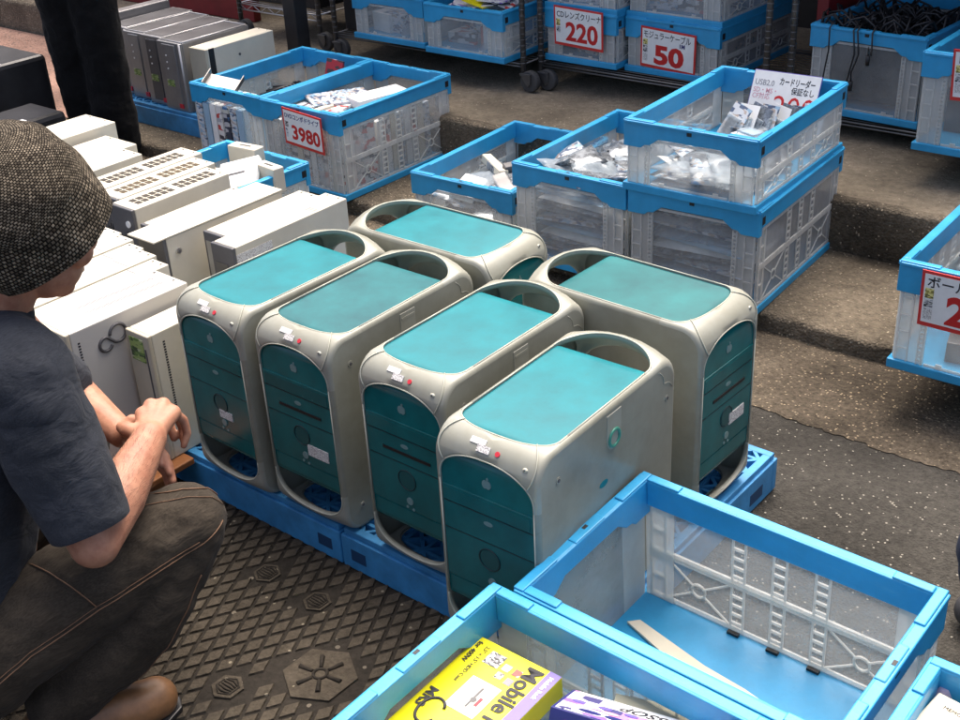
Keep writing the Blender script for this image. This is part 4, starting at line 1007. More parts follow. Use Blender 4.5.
for i in range(5):
    drop('software_box', carton_mesh(.22, .17, .035, [PRB, PRC, PRA][i % 3]), (1.19+.08*i, -.40, -.015+.037*i), (0, 0, .04*i), 'lower printed box in the foreground crate, under the yellow one', 'box', 'lower boxes in the foreground crate', .002)
# loose beige board in the empty crate
b = MB(); b.prism([(1.102, .147), (1.120, .166), (1.286, .128), (1.375, .118), (1.52, .085), (1.52, .055), (1.40, .075), (1.28, .085)], 'z', -.0185, -.0135)
q = b.build('loose_board', CARD); tag(q, 'long beige board lying on the blue floor of the empty crate', 'board')
drop('cream_carton', carton_mesh(.16, .14, .12, mat('cream_carton', (.74, .68, .52), .55, var=.05)), (1.79, -.02, .105), (0, 0, -.12), 'cream carton with a dark stripe at the lower right corner', 'carton', None, .002)
cc = bpy.data.objects[-1] if False else [o_ for o_ in col.objects if o_.name.startswith('cream_carton')][0]
b = MB(); b.box(-.01, .07, -.0708, -.0695, .055, .075); b.build('dark_stripe', GREYDK, cc)
text('MEMORY CARD', .010, INK, cc, (-.06, .045, .1206), (0, 0, 0))
b = MB(); b.tube([(1.722, .075, .105), (1.722, .075, .16), (1.722, .075, .20), (1.722, .075, .222)], [.02, .022, .018, .007], 12)
q = b.build('small_bottle', clear_mat('pink_plastic', (.75, .6, .75), .6)); tag(q, 'small pale pink plastic bottle beside the cream carton', 'bottle')
b = MB(); b.box(1.71, 2.07, -.48, .08, -.018, .104); q = b.build('packed_goods', PRA, bevel=.01); tag(q, 'layer of packed goods under the cream carton in the corner crate', 'goods')

# ------------------------------------------------------------------ wheeled wire shelves
def caster(parent, x, y, z0):
    c = MB(); c.tube([(x, y, z0), (x, y, z0-.03)], .010, 8); c.box(x-.006, x+.05, y-.024, y+.024, z0-.038, z0-.028)
    c.prism([(x-.004, z0-.036), (x+.05, z0-.036), (x+.048, z0-.07), (x+.035, z0-.085), (x+.022, z0-.07)], 'y', y-.022, y-.018); c.prism([(x-.004, z0-.036), (x+.05, z0-.036), (x+.048, z0-.07), (x+.035, z0-.085), (x+.022, z0-.07)], 'y', y+.018, y+.022)
    f = c.build('caster', METALD, parent, bevel=.001)
    b = MB(); b.disc((x+.035, y-.015, .08+.047), .046, 'y', .03, 24); wv = b.build('wheel', RUBBER, f, bevel=.006)
    b = MB(); b.disc((x+.035, y-.0165, .08+.047), .018, 'y', .033, 16); b.build('wheel_hub', METALD, wv)
def rack(x0, x1, y0, y1, label, zs=(.195, .95, 1.45), truss=False):
    o = empty('wheeled_shelf', (0, 0, 0)); tag(o, label, 'shelf', 'wire shelves on casters')
    for x in (x0, x1):
        for y in (y0, y1):
            b = MB(); pts = []; b.tube([(x, y, .16), (x, y, 1.75)], .0125, 10)
            z = .2
            while z < 1.7: b.tube([(x, y, z), (x, y, z+.004)], .0138, 10); z += .025
            b.build('post', METALD, o)
            caster(o, x, y, .19)
    for z in zs:
        b = MB()
        for y in (y0, y1):
            b.tube([(x0, y, z), (x1, y, z)], .004, 6)
            if not truss: b.tube([(x0, y, z-.012), (x1, y, z-.012)], .004, 6); continue
            b.tube([(x0, y, z-.03), (x1, y, z-.03)], .004, 6)
            n = int((x1-x0)/.05)
            b.tube([(x0+(x1-x0)*k/n, y, z-.03*(k % 2)) for k in range(n+1)], .0025, 5)
        for x in (x0, x1): b.tube([(x, y0, z), (x, y1, z)], .004, 6)
        n = int((y1-y0)/.03)
        for k in range(1, n): yy = y0+(y1-y0)*k/n; b.tube([(x0, yy, z), (x1, yy, z)], .002, 4, cap=False)
        b.build('wire_shelf', METAL if truss else METALD, o)
        if z > .5:
            b = MB(); b.box(x0+.02, x1-.02, y0+.03, y1-.02, z+.006, z+.014); b.build('shade_board', DARK, o)  # out-of-view board added to shade the crates on the lowest shelf
    return o
rack(-2.19, -1.055, 2.66, 3.3, 'wheeled wire shelf under the crate of bright leaflets')
rack(-1.005, .045, 2.72, 3.42, 'wheeled wire shelf carrying the crates with the 220 and 50 cards')
rack(.13, 1.25, 2.75, 3.45, 'wheeled wire shelf under the crate of black cables', zs=(.15, .95, 1.45))
rack(-2.95, -2.36, 2.72, 3.3, 'wire shelf at far left behind the black post', zs=(.25, .95, 1.45), truss=True)
b = MB(); b.box(.86, 1.30, 2.62, 2.95, .083, .199); q = b.build('low_stand', DARK, bevel=.004); tag(q, 'dark low stand under the tall crate at top right', 'stand')
b = MB(); b.box(1.33, 1.56, 1.62, 1.95, zroad(1.62)+.01, -.002); q = b.build('dark_trolley', DARK, bevel=.006); tag(q, 'dark low trolley under the lone crate at the right edge', 'trolley')
b = MB(); b.box(-2.30, -2.22, 2.44, 2.52, .08, 2.3); q = b.build('black_post', BLACK, bevel=.004); tag(q, 'square black post behind the crate with the metal bracket', 'post')
b = MB(); b.box(-2.33, -2.19, 2.41, 2.55, .08, .10); b.build('foot_plate', BLACK, q, bevel=.003)
b = MB(); b.box(-2.9, -2.41, 2.76, 3.2, .262, .62); q = b.build('black_carton', DARK, bevel=.006); tag(q, 'black carton on the far left wire shelf', 'carton')
b = MB(); b.box(-2.16, -2.05, 2.7, 3.25, .21, .6); q = b.build('black_carton', DARK, bevel=.006); tag(q, 'narrow black carton at the left end of the wheeled shelf with leaflets', 'carton')
# shop behind
b = MB(); b.box(-9, 9, 4.2, 4.4, .08, 3.2); q = b.build('shop_wall', mat('shop_wall', (.05, .045, .04), .8, var=.2)); tag(q, 'dark back wall of the shop behind the shelves', 'wall')
b = MB(); b.box(-9, 9, 3.5, 4.2, 2.35, 2.5); q = b.build('shade_awning', mat('awning', (.1, .1, .1), .8)); tag(q, 'unseen ceiling edge above the shop front, added to darken the interior', 'ceiling')  # out of view, added so the shop interior stays dark
b = MB(); b.box(-4.9, -3.12, 2.95, 3.0, .082, 1.2); q = b.build('red_board', RED, bevel=.004); tag(q, 'dark red board low behind the row of silver computers', 'board')
b = MB(); b.box(.078, .125, 3.05, 3.4, .082, 1.3); q = b.build('red_banner', RED, bevel=.003); tag(q, 'dark red upright panel between the two right-hand wheeled shelves', 'panel')

# ------------------------------------------------------------------ people
def capsule(bm_, p, r, q, s, seg=16):
    p, q = V(p), V(q)
    for c, rr in ((p, r), (q, s)):
        ret = bmesh.ops.create_icosphere(bm_, subdivisions=3, radius=rr, matrix=Matrix.Translation(c))
    dd = q-p
    if dd.length < 1e-5: return
    m = Matrix.Translation((p+q)/2) @ dd.to_track_quat('Z', 'Y').to_matrix().to_4x4()
    bmesh.ops.create_cone(bm_, cap_ends=True, segments=seg, radius1=r, radius2=s, depth=dd.length, matrix=m)
def blob(name, chains, m, parent, voxel=.006, smooth=6, ells=(), disp=0, dscale=.06, cuts=()):
    """one continuous surface grown round tapered limbs and rounded masses"""
    bm_ = bmesh.new()
    for ch in chains:
        for (p, r), (q, s) in zip(ch[:-1], ch[1:]): capsule(bm_, p, r, q, s)
    for c, rad, rot in ells:
        mm = Matrix.Translation(V(c)) @ (rot if isinstance(rot, Matrix) else Euler(rot).to_matrix()).to_4x4() @ Matrix.Diagonal((*rad, 1))
        bmesh.ops.create_icosphere(bm_, subdivisions=4, radius=1, matrix=mm)
    me = bpy.data.meshes.new(name); bm_.to_mesh(me); bm_.free()
    o = bpy.data.objects.new(name, me); col.objects.link(o)
    md = o.modifiers.new('remesh', 'REMESH'); md.mode = 'VOXEL'; md.voxel_size = voxel; md.use_smooth_shade = True
    if smooth: sm = o.modifiers.new('smooth', 'SMOOTH'); sm.iterations = smooth; sm.factor = .5
    if disp:
        tx = bpy.data.textures.new(name+'_folds', 'CLOUDS'); tx.noise_scale = dscale; tx.noise_depth = 2
        dm = o.modifiers.new('folds', 'DISPLACE'); dm.texture = tx; dm.strength = disp; dm.texture_coords = 'LOCAL'
    bpy.context.view_layer.update()
    me2 = bpy.data.meshes.new_from_object(o.evaluated_get(bpy.context.evaluated_depsgraph_get()))
    bpy.data.objects.remove(o); me2.name = name
    if cuts:
        bm_ = bmesh.new(); bm_.from_mesh(me2)
        for co, no in cuts:
            bmesh.ops.bisect_plane(bm_, geom=bm_.verts[:]+bm_.edges[:]+bm_.faces[:], plane_co=co, plane_no=no, clear_outer=True)
        bm_.to_mesh(me2); bm_.free()
    me2.materials.clear(); me2.materials.append(m)
    for p in me2.polygons: p.use_smooth = True
    q = bpy.data.objects.new(name, me2); col.objects.link(q); q.parent = parent
    return q
def cloth_mat(name, c, c2, scale=420, rough=.85):
    m = bpy.data.materials.new(name); m.use_nodes = True; n = m.node_tree.nodes; L = m.node_tree.links; b = n['Principled BSDF']
    b.inputs['Roughness'].default_value = rough; b.inputs['Specular IOR Level'].default_value = .2; b.inputs['Sheen Weight'].default_value = .04
    tc = n.new('ShaderNodeTexCoord'); mp = n.new('ShaderNodeMapping'); mp.inputs['Rotation'].default_value = (.5, .6, .4); mp.inputs['Scale'].default_value = (1, .12, 1)
    L.new(tc.outputs['Object'], mp.inputs[0])
    a = n.new('ShaderNodeTexNoise'); a.inputs['Scale'].default_value = scale; a.inputs['Detail'].default_value = 2; L.new(mp.outputs[0], a.inputs['Vector'])
    g = n.new('ShaderNodeTexNoise'); g.inputs['Scale'].default_value = 9; g.inputs['Detail'].default_value = 5; L.new(tc.outputs['Object'], g.inputs['Vector'])
    ad = n.new('ShaderNodeMath'); ad.operation = 'MULTIPLY_ADD'; ad.inputs[1].default_value = .5; L.new(a.outputs['Fac'], ad.inputs[0])
    h = n.new('ShaderNodeMath'); h.operation = 'MULTIPLY'; h.inputs[1].default_value = .5; L.new(g.outputs['Fac'], h.inputs[0]); L.new(h.outputs[0], ad.inputs[2])
    rp = n.new('ShaderNodeValToRGB'); rp.color_ramp.elements[0].position = .38; rp.color_ramp.elements[1].position = .62
    rp.color_ramp.elements[0].color = (*c, 1); rp.color_ramp.elements[1].color = (*c2, 1)
    L.new(ad.outputs[0], rp.inputs['Fac']); L.new(rp.outputs[0], b.inputs['Base Color'])
    bp = n.new('ShaderNodeBump'); bp.inputs['Strength'].default_value = .25; bp.inputs['Distance'].default_value = .001; L.new(a.outputs['Fac'], bp.inputs['Height'])
    gb = n.new('ShaderNodeTexNoise'); gb.inputs['Scale'].default_value = 22; gb.inputs['Detail'].default_value = 3; gb.inputs['Distortion'].default_value = 1.2
    m2 = n.new('ShaderNodeMapping'); m2.inputs['Scale'].default_value = (1, .5, 1); m2.inputs['Rotation'].default_value = (.3, 0, .5); L.new(tc.outputs['Object'], m2.inputs[0]); L.new(m2.outputs[0], gb.inputs['Vector'])
    b2 = n.new('ShaderNodeBump'); b2.inputs['Strength'].default_value = .5; b2.inputs['Distance'].default_value = .012; L.new(gb.outputs['Fac'], b2.inputs['Height']); L.new(bp.outputs[0], b2.inputs['Normal'])
    L.new(b2.outputs[0], b.inputs['Normal']); return m
JEANS = cloth_mat('brown_denim', (.028, .022, .0155), (.054, .043, .031))
SHIRT = cloth_mat('navy_cotton', (.021, .0245, .031), (.039, .044, .055), 500)
BLACKC = cloth_mat('black_cloth', (.002, .002, .0022), (.005, .005, .0055))
NAVYJ = cloth_mat('navy_denim', (.008, .013, .03), (.02, .03, .06))
LEATHER = mat('tan_leather', (.23, .115, .05), .42, var=.25, vscale=18, bump=.15, bscale=80)
THREAD = mat('tan_thread', (.16, .085, .045), .7, var=.2, vscale=90)

man = empty('person', (.30, -.70, GZ)); man_inv = V((.30, -.70, GZ))
tag(man, 'crouching man in a brown knit cap, navy shirt and dark jeans, hands clasped', 'person')
def L_(p): return V(p)-man_inv
def CH(*pr): return [(L_(p), r) for p, r in pr]
SH_R, EL_R, WR_R = (.405, -.585, .665), (.515, -.585, .375), (.375, -.355, .412)
SH_L, EL_L, WR_L = (.07, -.50, .66), (.09, -.33, .40), (.265, -.345, .375)
NECK, HEAD = (.295, -.54, .745), (.332, -.462, .878)
fd = V((.06, .95, -.34)).normalized(); sdv = V((1, .05, 0)).normalized(); sdv = (sdv-fd*sdv.dot(fd)).normalized(); cu_ = sdv.cross(fd).normalized()
if cu_.z < 0: cu_ = -cu_
HR = Matrix((sdv, fd, cu_)).transposed()                 # columns: right, forward, crown
def hp(x, y, z): return V(HEAD)+sdv*x+fd*y+cu_*z
HIPR, KNR, ANR = (.335, -.775, .15), (.475, -.385, .275), (.395, -.655, -.02)
HIPL, KNL, ANL = (.13, -.775, .15), (.10, -.37, .30), (.10, -.60, -.02)
chains = [CH((SH_R, .055), (EL_R, .043)), CH((EL_R, .043), ((.460, -.495, .392), .049), ((.41, -.41, .405), .038), (WR_R, .031)),
          CH((SH_L, .055), (EL_L, .044)), CH((EL_L, .044), (WR_L, .028)),
          CH(((.235, -.57, .66), .09), (NECK, .062), (hp(0, -.03, -.05), .065)),
          CH(((.235, -.72, .22), .13), ((.235, -.57, .62), .13)),
          CH((HIPR, .08), (KNR, .055), (ANR, .04)), CH((HIPL, .08), (KNL, .055), (ANL, .04))]
# right hand: palm and five bent fingers folded over the left wrist
wr = V(WR_R); k_ = [(.318, -.325, .428), (.312, -.300, .432), (.326, -.283, .430), (.350, -.280, .420)]
for i, kp in enumerate(k_):
    chains.append(CH((WR_R, .023), (kp, .0155)))
fin = [((.290, -.300, .405), (.296, -.288, .372), (.308, -.290, .352)), ((.292, -.272, .405), (.302, -.262, .368), (.318, -.268, .345)),
       ((.322, -.258, .403), (.330, -.252, .366), (.340, -.262, .340)), ((.352, -.262, .395), (.356, -.262, .366), (.356, -.275, .345))]
for kp, f3, r in zip(k_, fin, (.0098, .0100, .0096, .0085)):
    chains.append(CH((kp, r*1.25), (f3[0], r*1.08), (f3[1], r), (f3[2], r*.85)))
chains.append(CH((WR_R, .021), ((.330, -.370, .420), .0155), ((.300, -.362, .412), .0125), ((.285, -.345, .395), .0105)))
# left hand, under the right one
lk = [(.300, -.318, .372), (.312, -.312, .355), (.318, -.312, .338), (.315, -.318, .322)]
for i, kp in enumerate(lk):
    chains.append(CH((WR_L, .022), (kp, .014)))
    e = V(kp)+V((.036, -.004, -.016)); e2_ = e+V((.022, -.012, -.022))
    chains.append(CH((kp, .011), (e, .0098), (e2_, .0085)))
chains.append(CH((WR_L, .019), ((.275, -.325, .398), .013), ((.300, -.312, .400), .011)))
ells = [(L_(hp(0, 0, 0)), (.080, .098, .108), HR), (L_(hp(0, .035, -.07)), (.060, .062, .065), HR), (L_(hp(0, .062, -.112)), (.030, .026, .022), HR),
        (L_(hp(0, .108, -.035)), (.013, .020, .024), HR), (L_(hp(0, .088, -.083)), (.026, .014, .010), HR),
        (L_(hp(.052, .060, -.045)), (.026, .026, .028), HR), (L_(hp(-.052, .060, -.045)), (.026, .026, .028), HR),
        (L_(hp(.083, -.008, -.045)), (.012, .022, .034), HR), (L_(hp(-.083, -.008, -.045)), (.012, .022, .034), HR),
        (L_(hp(.03, .088, .008)), (.032, .012, .010), HR), (L_(hp(-.03, .088, .008)), (.032, .012, .010), HR),
        (L_((.41, -.335, .415)), (.001, .001, .001), (0, 0, 0))][:-1]
bod = blob('body', chains, SKIN, man, .0034, 5, ells)
rh = random.Random(8); b = MB(); A_, B_ = L_(EL_R), L_(WR_R); ax_ = (B_-A_).normalized(); nh = 0
for v in bod.data.vertices:
    t_ = (v.co-A_).dot(ax_)
    if .03 < t_ < .26 and (v.co-A_-ax_*t_).length < .06 and v.normal.z > -.2 and rh.random() < .12 and nh < 1100:
        nh += 1; dr = (ax_*.8+v.normal*.35+V((rh.uniform(-.4, .4), rh.uniform(-.4, .4), rh.uniform(-.4, .4)))).normalized()
        b.tube([v.co-v.normal*.0005, v.co+dr*.004+v.normal*.0012, v.co+dr*.009+v.normal*.001], [.00016, .00014, .00006], 3, cap=False)
b.build('arm_hair', mat('brown_hair', (.05, .03, .02), .6, var=0), man)
for sx in (1, -1):
    b = MB(); b.ico(L_(hp(.032*sx, .090, -.015)), .011, 2); b.build('eye', WHITEC, man)
# short dark hair at nape and temples, under the cap
blob('hair', [CH((hp(-.05, -.075, -.055), .025), (hp(.05, -.075, -.055), .025)), CH((hp(.06, -.06, -.04), .020), (hp(.074, -.02, -.005), .012))], HAIRM, man, .006, 3)
# knitted cap
CR = Matrix.Rotation(R(46), 3, sdv)                       # the cap sits higher on the forehead than on the nape
def kp_(x, y, z):
    q = CR @ (fd*y+cu_*z); return V(HEAD)+sdv*x+q+V((0, 0, .012))
def cap():
    bm_ = bmesh.new(); rows, cols = 58, 120; g = []; uvl = bm_.loops.layers.uv.new('UV')
    for i in range(rows+1):
        th = (i/rows)*R(112); row = []
        for j in range(cols):
            ph = 2*math.pi*j/cols
            r = 1+.02*math.sin(ph*3+1)+.022*math.sin(th*6+ph*2)+.012*math.sin(ph*7-th*9)
            if i >= rows-3: r *= 1.012
            z = math.cos(th); rad = math.sin(th)**.93*r
            tilt = max(0, -z)*.25
            p = kp_(.122*rad*math.cos(ph), -.008+.134*rad*math.sin(ph), .026+(.124*z if z > 0 else .235*z))
            row.append(bm_.verts.new(L_(p)))
        g.append(row)
    for i in range(rows):
        for j in range(cols):
            k = (j+1) % cols
            try: f = bm_.faces.new((g[i][j], g[i+1][j], g[i+1][k], g[i][k]))
            except ValueError: continue
            f.smooth = True
            for lp, (uu, vv) in zip(f.loops, ((j, i), (j, i+1), (j+1, i+1), (j+1, i))): lp[uvl].uv = (uu/cols, vv/rows)
    bmesh.ops.recalc_face_normals(bm_, faces=bm_.faces[:])
    me = bpy.data.meshes.new('knit_cap'); bm_.to_mesh(me); bm_.free()
    m = bpy.data.materials.new('open_knit'); m.use_nodes = True; n = m.node_tree.nodes; L = m.node_tree.links; b_ = n['Principled BSDF']
    b_.inputs['Roughness'].default_value = .9; b_.inputs['Specular IOR Level'].default_value = .15
    uv = n.new('ShaderNodeUVMap'); mp = n.new('ShaderNodeMapping'); mp.inputs['Scale'].default_value = (116, 66, 1); L.new(uv.outputs[0], mp.inputs[0])
    wob = n.new('ShaderNodeTexNoise'); wob.inputs['Scale'].default_value = 14; tc = n.new('ShaderNodeTexCoord'); L.new(tc.outputs['Object'], wob.inputs['Vector'])
    va = n.new('ShaderNodeVectorMath'); va.operation = 'MULTIPLY_ADD'; va.inputs[1].default_value = (1.6, 1.6, 1.6); L.new(wob.outputs['Color'], va.inputs[0]); L.new(mp.outputs[0], va.inputs[2])
    br_ = n.new('ShaderNodeTexBrick'); br_.inputs['Scale'].default_value = 1; br_.inputs['Mortar Size'].default_value = .24; br_.inputs['Mortar Smooth'].default_value = 1
    br_.inputs['Brick Width'].default_value = 1; br_.inputs['Row Height'].default_value = 1
    br_.inputs['Color1'].default_value = (.34, .285, .21, 1); br_.inputs['Color2'].default_value = (.075, .06, .042, 1); br_.inputs['Mortar'].default_value = (.014, .011, .008, 1)
    L.new(va.outputs[0], br_.inputs['Vector'])
    mo = n.new('ShaderNodeTexNoise'); mo.inputs['Scale'].default_value = 26; mo.inputs['Detail'].default_value = 6; mo.inputs['Roughness'].default_value = .75; L.new(tc.outputs['Object'], mo.inputs['Vector'])
    mr_ = n.new('ShaderNodeMapRange'); mr_.inputs['From Min'].default_value = .36; mr_.inputs['From Max'].default_value = .66; mr_.inputs['To Min'].default_value = .42; mr_.inputs['To Max'].default_value = 1.2; L.new(mo.outputs['Fac'], mr_.inputs['Value'])
    ml = n.new('ShaderNodeMix'); ml.data_type = 'RGBA'; ml.blend_type = 'MULTIPLY'; ml.inputs[0].default_value = 1
    L.new(br_.outputs['Color'], ml.inputs[6]); L.new(mr_.outputs['Result'], ml.inputs[7]); L.new(ml.outputs[2], b_.inputs['Base Color'])
    bp = n.new('ShaderNodeBump'); bp.inputs['Strength'].default_value = 1; bp.inputs['Distance'].default_value = .006; bp.invert = True
    L.new(br_.outputs['Fac'], bp.inputs['Height']); L.new(bp.outputs[0], b_.inputs['Normal'])
    me.materials.append(m); return link('knit_cap', me, man)
cap()
# shirt: torso and short sleeves
blob('shirt', [CH((SH_R, .084), ((.425, -.585, .62), .082)), CH((SH_L, .082), ((.085, -.42, .52), .075), ((.09, -.36, .44), .068)),
               CH(((.235, -.80, .14), .172), ((.235, -.72, .36), .17), ((.235, -.60, .60), .145)), CH(((.235, -.575, .66), .10), (SH_R, .088)), CH(((.235, -.575, .66), .10), (SH_L, .088)),
               CH(((.25, -.575, .66), .10), ((.29, -.555, .715), .076))], SHIRT, man, .007, 6, disp=.016, dscale=.09)
blob('sleeve', [CH((SH_R, .0845), ((.455, -.583, .53), .083), ((.500, -.582, .425), .073))], SHIRT, man, .006, 6, disp=.014, dscale=.08,
     cuts=[(L_((.508, -.585, .405)), V((.36, .0, -.93)))])
# trousers: hips, both legs
tro = blob('jeans', [CH(((.235, -.83, .12), .16), ((.235, -.78, .20), .155)), CH((HIPR, .112), ((.40, -.60, .215), .098), (KNR, .080)), CH((KNR, .080), ((.455, -.50, .12), .075), ((ANR[0], ANR[1]-.01, ANR[2]+.025), .062)),
               CH((HIPL, .112), ((.115, -.60, .22), .098), (KNL, .080)), CH((KNL, .080), ((.10, -.50, .12), .078), (ANL, .068))], JEANS, man, .007, 5, disp=.02, dscale=.07)
# stitched seam along the outer thigh, laid on the cloth
dg = bpy.context.evaluated_depsgraph_get(); bpy.context.view_layer.update()
bv = BVHTree.FromPolygons([v.co for v in tro.data.vertices], [p.vertices for p in tro.data.polygons])
def seam(pts, off=.0012, r=.0013):
    out = []
    P = [L_(p) for p in pts]
    for a, b_ in zip(P[:-1], P[1:]):
        for k in range(8):
            q = a.lerp(b_, k/8); h_ = bv.ray_cast(q+V((.6, 0, .25)), V((-.923, 0, -.385)))
            if h_[0]: out.append(h_[0]+h_[1]*off)
    if len(out) > 2:
        b2 = MB(); b2.tube(out, r, 5); b2.build('stitched_seam', THREAD, man)
seam([(.36, -.88, .10), (.40, -.72, .17), (.43, -.58, .205), (.47, -.47, .235), (.49, -.40, .25), (.49, -.34, .27)])
seam([(.36, -.88, .108), (.40, -.72, .178), (.43, -.58, .213), (.47, -.47, .243), (.49, -.40, .258)], r=.0008)
seam([(.40, -.46, .34), (.44, -.38, .335), (.46, -.335, .32), (.48, -.31, .29)])
seam([(.41, -.46, .33), (.45, -.385, .325), (.47, -.345, .31), (.48, -.32, .28)], r=.0008)
seam([(.43, -.60, .21), (.38, -.63, .27), (.33, -.645, .30)])
seam([(.45, -.56, .0), (.46, -.50, .06), (.475, -.45, .13), (.48, -.41, .19)])
# shoes
for nm, a in (('R', ANR), ('L', ANL)):
    ax, ay, az = a
    ux, uy = (.50, .866) if nm == 'R' else (.1, .995)
    def S(f, s_): return (ax+ux*f+uy*s_, ay+uy*f-ux*s_)
    sh = blob('shoe', [CH(((*S(-.05, 0), GZ+.052), .044), ((*S(.05, 0), GZ+.052), .046), ((*S(.13, 0), GZ+.046), .045), ((*S(.155, -.008), GZ+.044), .043)), CH(((*S(-.02, 0), GZ+.10), .046), ((*S(-.03, 0), GZ+.055), .046))], LEATHER, man, .006, 4, cuts=[(L_((0, 0, GZ+.0145)), V((0, 0, -1)))])
    b = MB(); pts = [S(-.095, -.042), S(-.095, .042), S(.02, .045), S(.12, .050), S(.17, .040), S(.20, .010), S(.20, -.02), S(.17, -.048), S(.10, -.052), S(0, -.045)]
    b.prism([(p[0]-man_inv.x, p[1]-man_inv.y) for p in pts], 'z', .0095, .022); b.build('sole', BLACK, sh, bevel=.003)
    b = MB()
    for k in range(4): b.ico(L_((*S(.01+.014*k, .043), GZ+.085-.006*k)), .0045, 2)
    b.build('buckle', mat('brass', (.55, .38, .12), .3, metal=1, var=.2), sh)

def stander(loc, rz, label, leg, top, shoe, bag=False, stance=.1):
    o = empty('person', loc, rz); tag(o, label, 'person')
    s = stance
    ch = [[((s, 0, .09), .045), ((s, .01, .48), .058), ((s*.9, 0, .92), .085)], [((-s, .06, .09), .045), ((-s, .03, .48), .058), ((-s*.9, 0, .92), .085)],
          [((0, 0, .95), .12), ((0, -.01, 1.2), .12), ((0, 0, 1.40), .12)], [((-.17, 0, 1.40), .06), ((.17, 0, 1.40), .06)],
          [((0, .0, 1.42), .06), ((0, .02, 1.56), .055)],
          [((.19, 0, 1.40), .052), ((.24, .0, 1.12), .042), ((.23, .1, .90), .030)], [((-.19, 0, 1.40), .052), ((-.25, .0, 1.12), .042), ((-.24, .08, .88), .030)]]
    for sg in (1, -1):
        hx, hy, hz = (.23*sg if sg > 0 else -.24), (.1 if sg > 0 else .08), (.90 if sg > 0 else .88)
        for k in range(4): ch.append([((hx, hy, hz), .018), ((hx, hy+.03-.018*k+.02, hz-.08), .011), ((hx-.01*sg, hy+.05-.018*k, hz-.125-.01*(k % 2)), .0085), ((hx-.03*sg, hy+.05-.018*k, hz-.145), .008)])
        ch.append([((hx, hy+.01, hz), .016), ((hx-.02*sg, hy+.055, hz-.04), .012), ((hx-.03*sg, hy+.065, hz-.085), .009)])
    blob('body', ch, SKIN, o, .008, 3, [((0, .02, 1.64), (.075, .092, .115), (0, 0, 0)), ((0, .115, 1.625), (.013, .02, .022), (0, 0, 0)), ((.078, .01, 1.63), (.01, .02, .03), (0, 0, 0)), ((-.078, .01, 1.63), (.01, .02, .03), (0, 0, 0)), ((0, .06, 1.56), (.045, .04, .035), (0, 0, 0))])
    blob('hair', [[((0, -.01, 1.70), .085), ((0, -.03, 1.64), .085)]], HAIRM, o, .012, 2)
    blob('trousers', [[((s, .0, .07), .092), ((s, .01, .48), .098), ((s*.85, 0, .93), .118)], [((-s, .06, .07), .092), ((-s, .03, .48), .098), ((-s*.85, 0, .93), .118)], [((-.06, 0, .95), .13), ((.06, 0, .95), .13)]], leg, o, .011, 3, disp=.03, dscale=.12)
    blob('jacket', [[((0, 0, .98), .15), ((0, 0, 1.22), .15), ((0, 0, 1.40), .135)], [((-.18, 0, 1.41), .075), ((.18, 0, 1.41), .075)], [((.19, 0, 1.40), .072), ((.245, 0, 1.12), .062), ((.235, .09, .94), .05)], [((-.19, 0, 1.40), .072), ((-.25, 0, 1.12), .062), ((-.24, .07, .92), .05)]], top, o, .012, 3, disp=.025, dscale=.12)
    for sx, y in ((s, 0), (-s, .06)):
        blob('shoe', [[((sx, y-.04, .045), .042), ((sx, y+.14, .038), .036)]], shoe, o, .007, 3, cuts=[((0, 0, .004), V((0, 0, -1)))])
    return o
stander((-2.60, 1.55, GZ-.055), R(28), 'standing person in wide black trousers at the upper left, legs only', BLACKC, BLACKC, BLACK, stance=.078)
nb = empty('person', (1.95, .55, GZ)); tag(nb, 'crouching person in navy jeans at the right edge, one knee just inside the photo', 'person')
def N(p): return V(p)-V((1.95, .55, GZ))
def NC(*pr): return [(N(p), r) for p, r in pr]
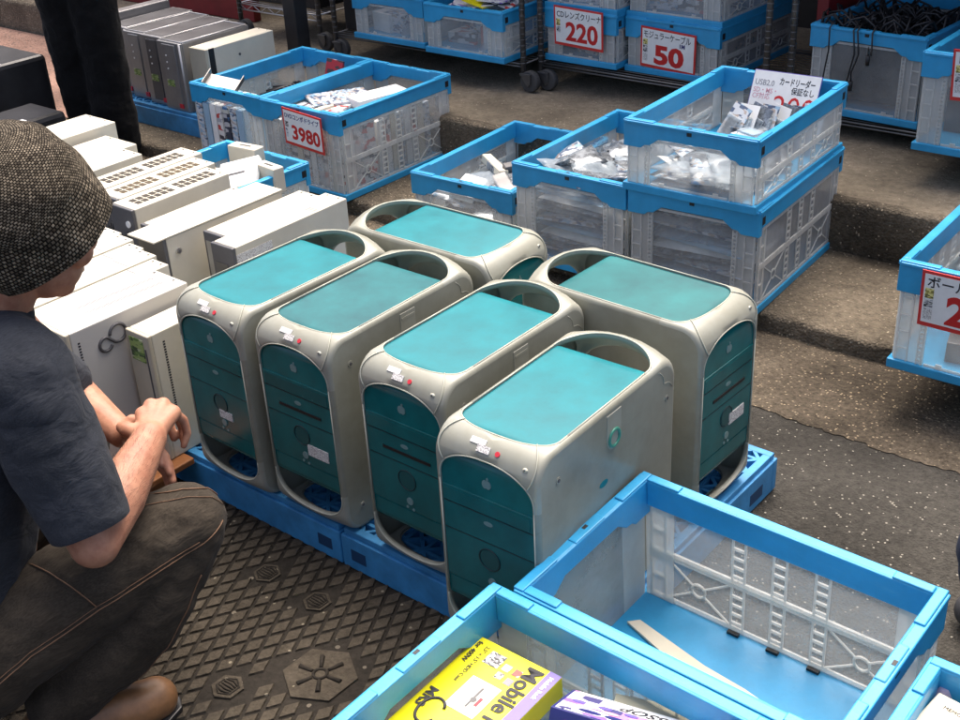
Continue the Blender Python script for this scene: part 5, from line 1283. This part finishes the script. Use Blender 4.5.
blob('body', [NC(((2.0, .52, .16), .11), ((1.93, .56, .55), .11)), NC(((1.93, .56, .60), .07), ((1.88, .57, .72), .055)), NC(((2.0, .44, .12), .07), ((1.68, .47, .22), .05), ((1.69, .55, -.02), .04)),
              NC(((2.0, .66, .12), .07), ((1.75, .76, .24), .05), ((1.80, .72, -.02), .04)), NC(((1.92, .38, .58), .05), ((1.85, .36, .36), .042), ((1.76, .46, .36), .028)), NC(((1.94, .76, .58), .05), ((1.86, .78, .36), .042), ((1.78, .70, .38), .028))]
     +[NC(((1.76, .46+.24*j, .36), .018), ((1.72, .45+.24*j+.012*k, .35), .011), ((1.70, .45+.24*j+.014*k, .325), .009)) for k in range(4) for j in (0, 1)]
     +[NC(((1.76, .46+.24*j, .36), .016), ((1.75, .50+.2*j, .345), .011)) for j in (0, 1)],
     SKIN, nb, .007, 4, [(N((1.86, .57, .84)), (.092, .075, .115), (0, 0, 0)), (N((1.765, .57, .83)), (.02, .013, .022), (0, 0, 0)), (N((1.81, .57, .76)), (.04, .045, .035), (0, 0, 0)), (N((1.87, .648, .83)), (.02, .01, .03), (0, 0, 0)), (N((1.87, .492, .83)), (.02, .01, .03), (0, 0, 0))])
blob('hair', [NC(((1.88, .57, .88), .088), ((1.91, .57, .83), .085))], HAIRM, nb, .012, 2)
blob('jeans', [NC(((2.02, .44, .12), .10), ((1.68, .47, .215), .078), ((1.70, .55, -.02), .066)), NC(((2.02, .66, .12), .10), ((1.75, .76, .235), .078), ((1.80, .72, -.02), .066)), NC(((2.04, .45, .12), .12), ((2.04, .65, .12), .12))], NAVYJ, nb, .010, 4, disp=.02, dscale=.1)
blob('jacket', [NC(((2.02, .55, .14), .15), ((1.93, .56, .50), .15)), NC(((1.93, .40, .57), .075), ((1.95, .74, .57), .075)), NC(((1.92, .38, .57), .07), ((1.85, .36, .37), .06), ((1.79, .43, .36), .05)), NC(((1.94, .76, .57), .07), ((1.86, .78, .37), .06), ((1.80, .72, .38), .05))], NAVYJ, nb, .012, 4, disp=.025, dscale=.12)
for x_, y_ in ((1.70, .55), (1.80, .72)):
    blob('shoe', [NC(((x_+.05, y_, GZ+.05), .043), ((x_-.06, y_+.06, GZ+.045), .042), ((x_-.085, y_+.075, GZ+.042), .040))], mat('grey_shoe', (.05, .05, .055), .6), nb, .007, 3, cuts=[(N((0, 0, GZ+.004)), V((0, 0, -1)))])
bg = MB(); bg.tube([(-2.87, 1.62, .62), (-2.88, 1.62, .50), (-2.885, 1.625, .40), (-2.88, 1.62, .36)], [.012, .05, .04, .012], 10)
q = bg.build('plastic_bag', clear_mat('white_bag', (.8, .82, .82), .75), smooth=True); tag(q, 'crumpled white plastic bag hanging beside the black trousers', 'bag')
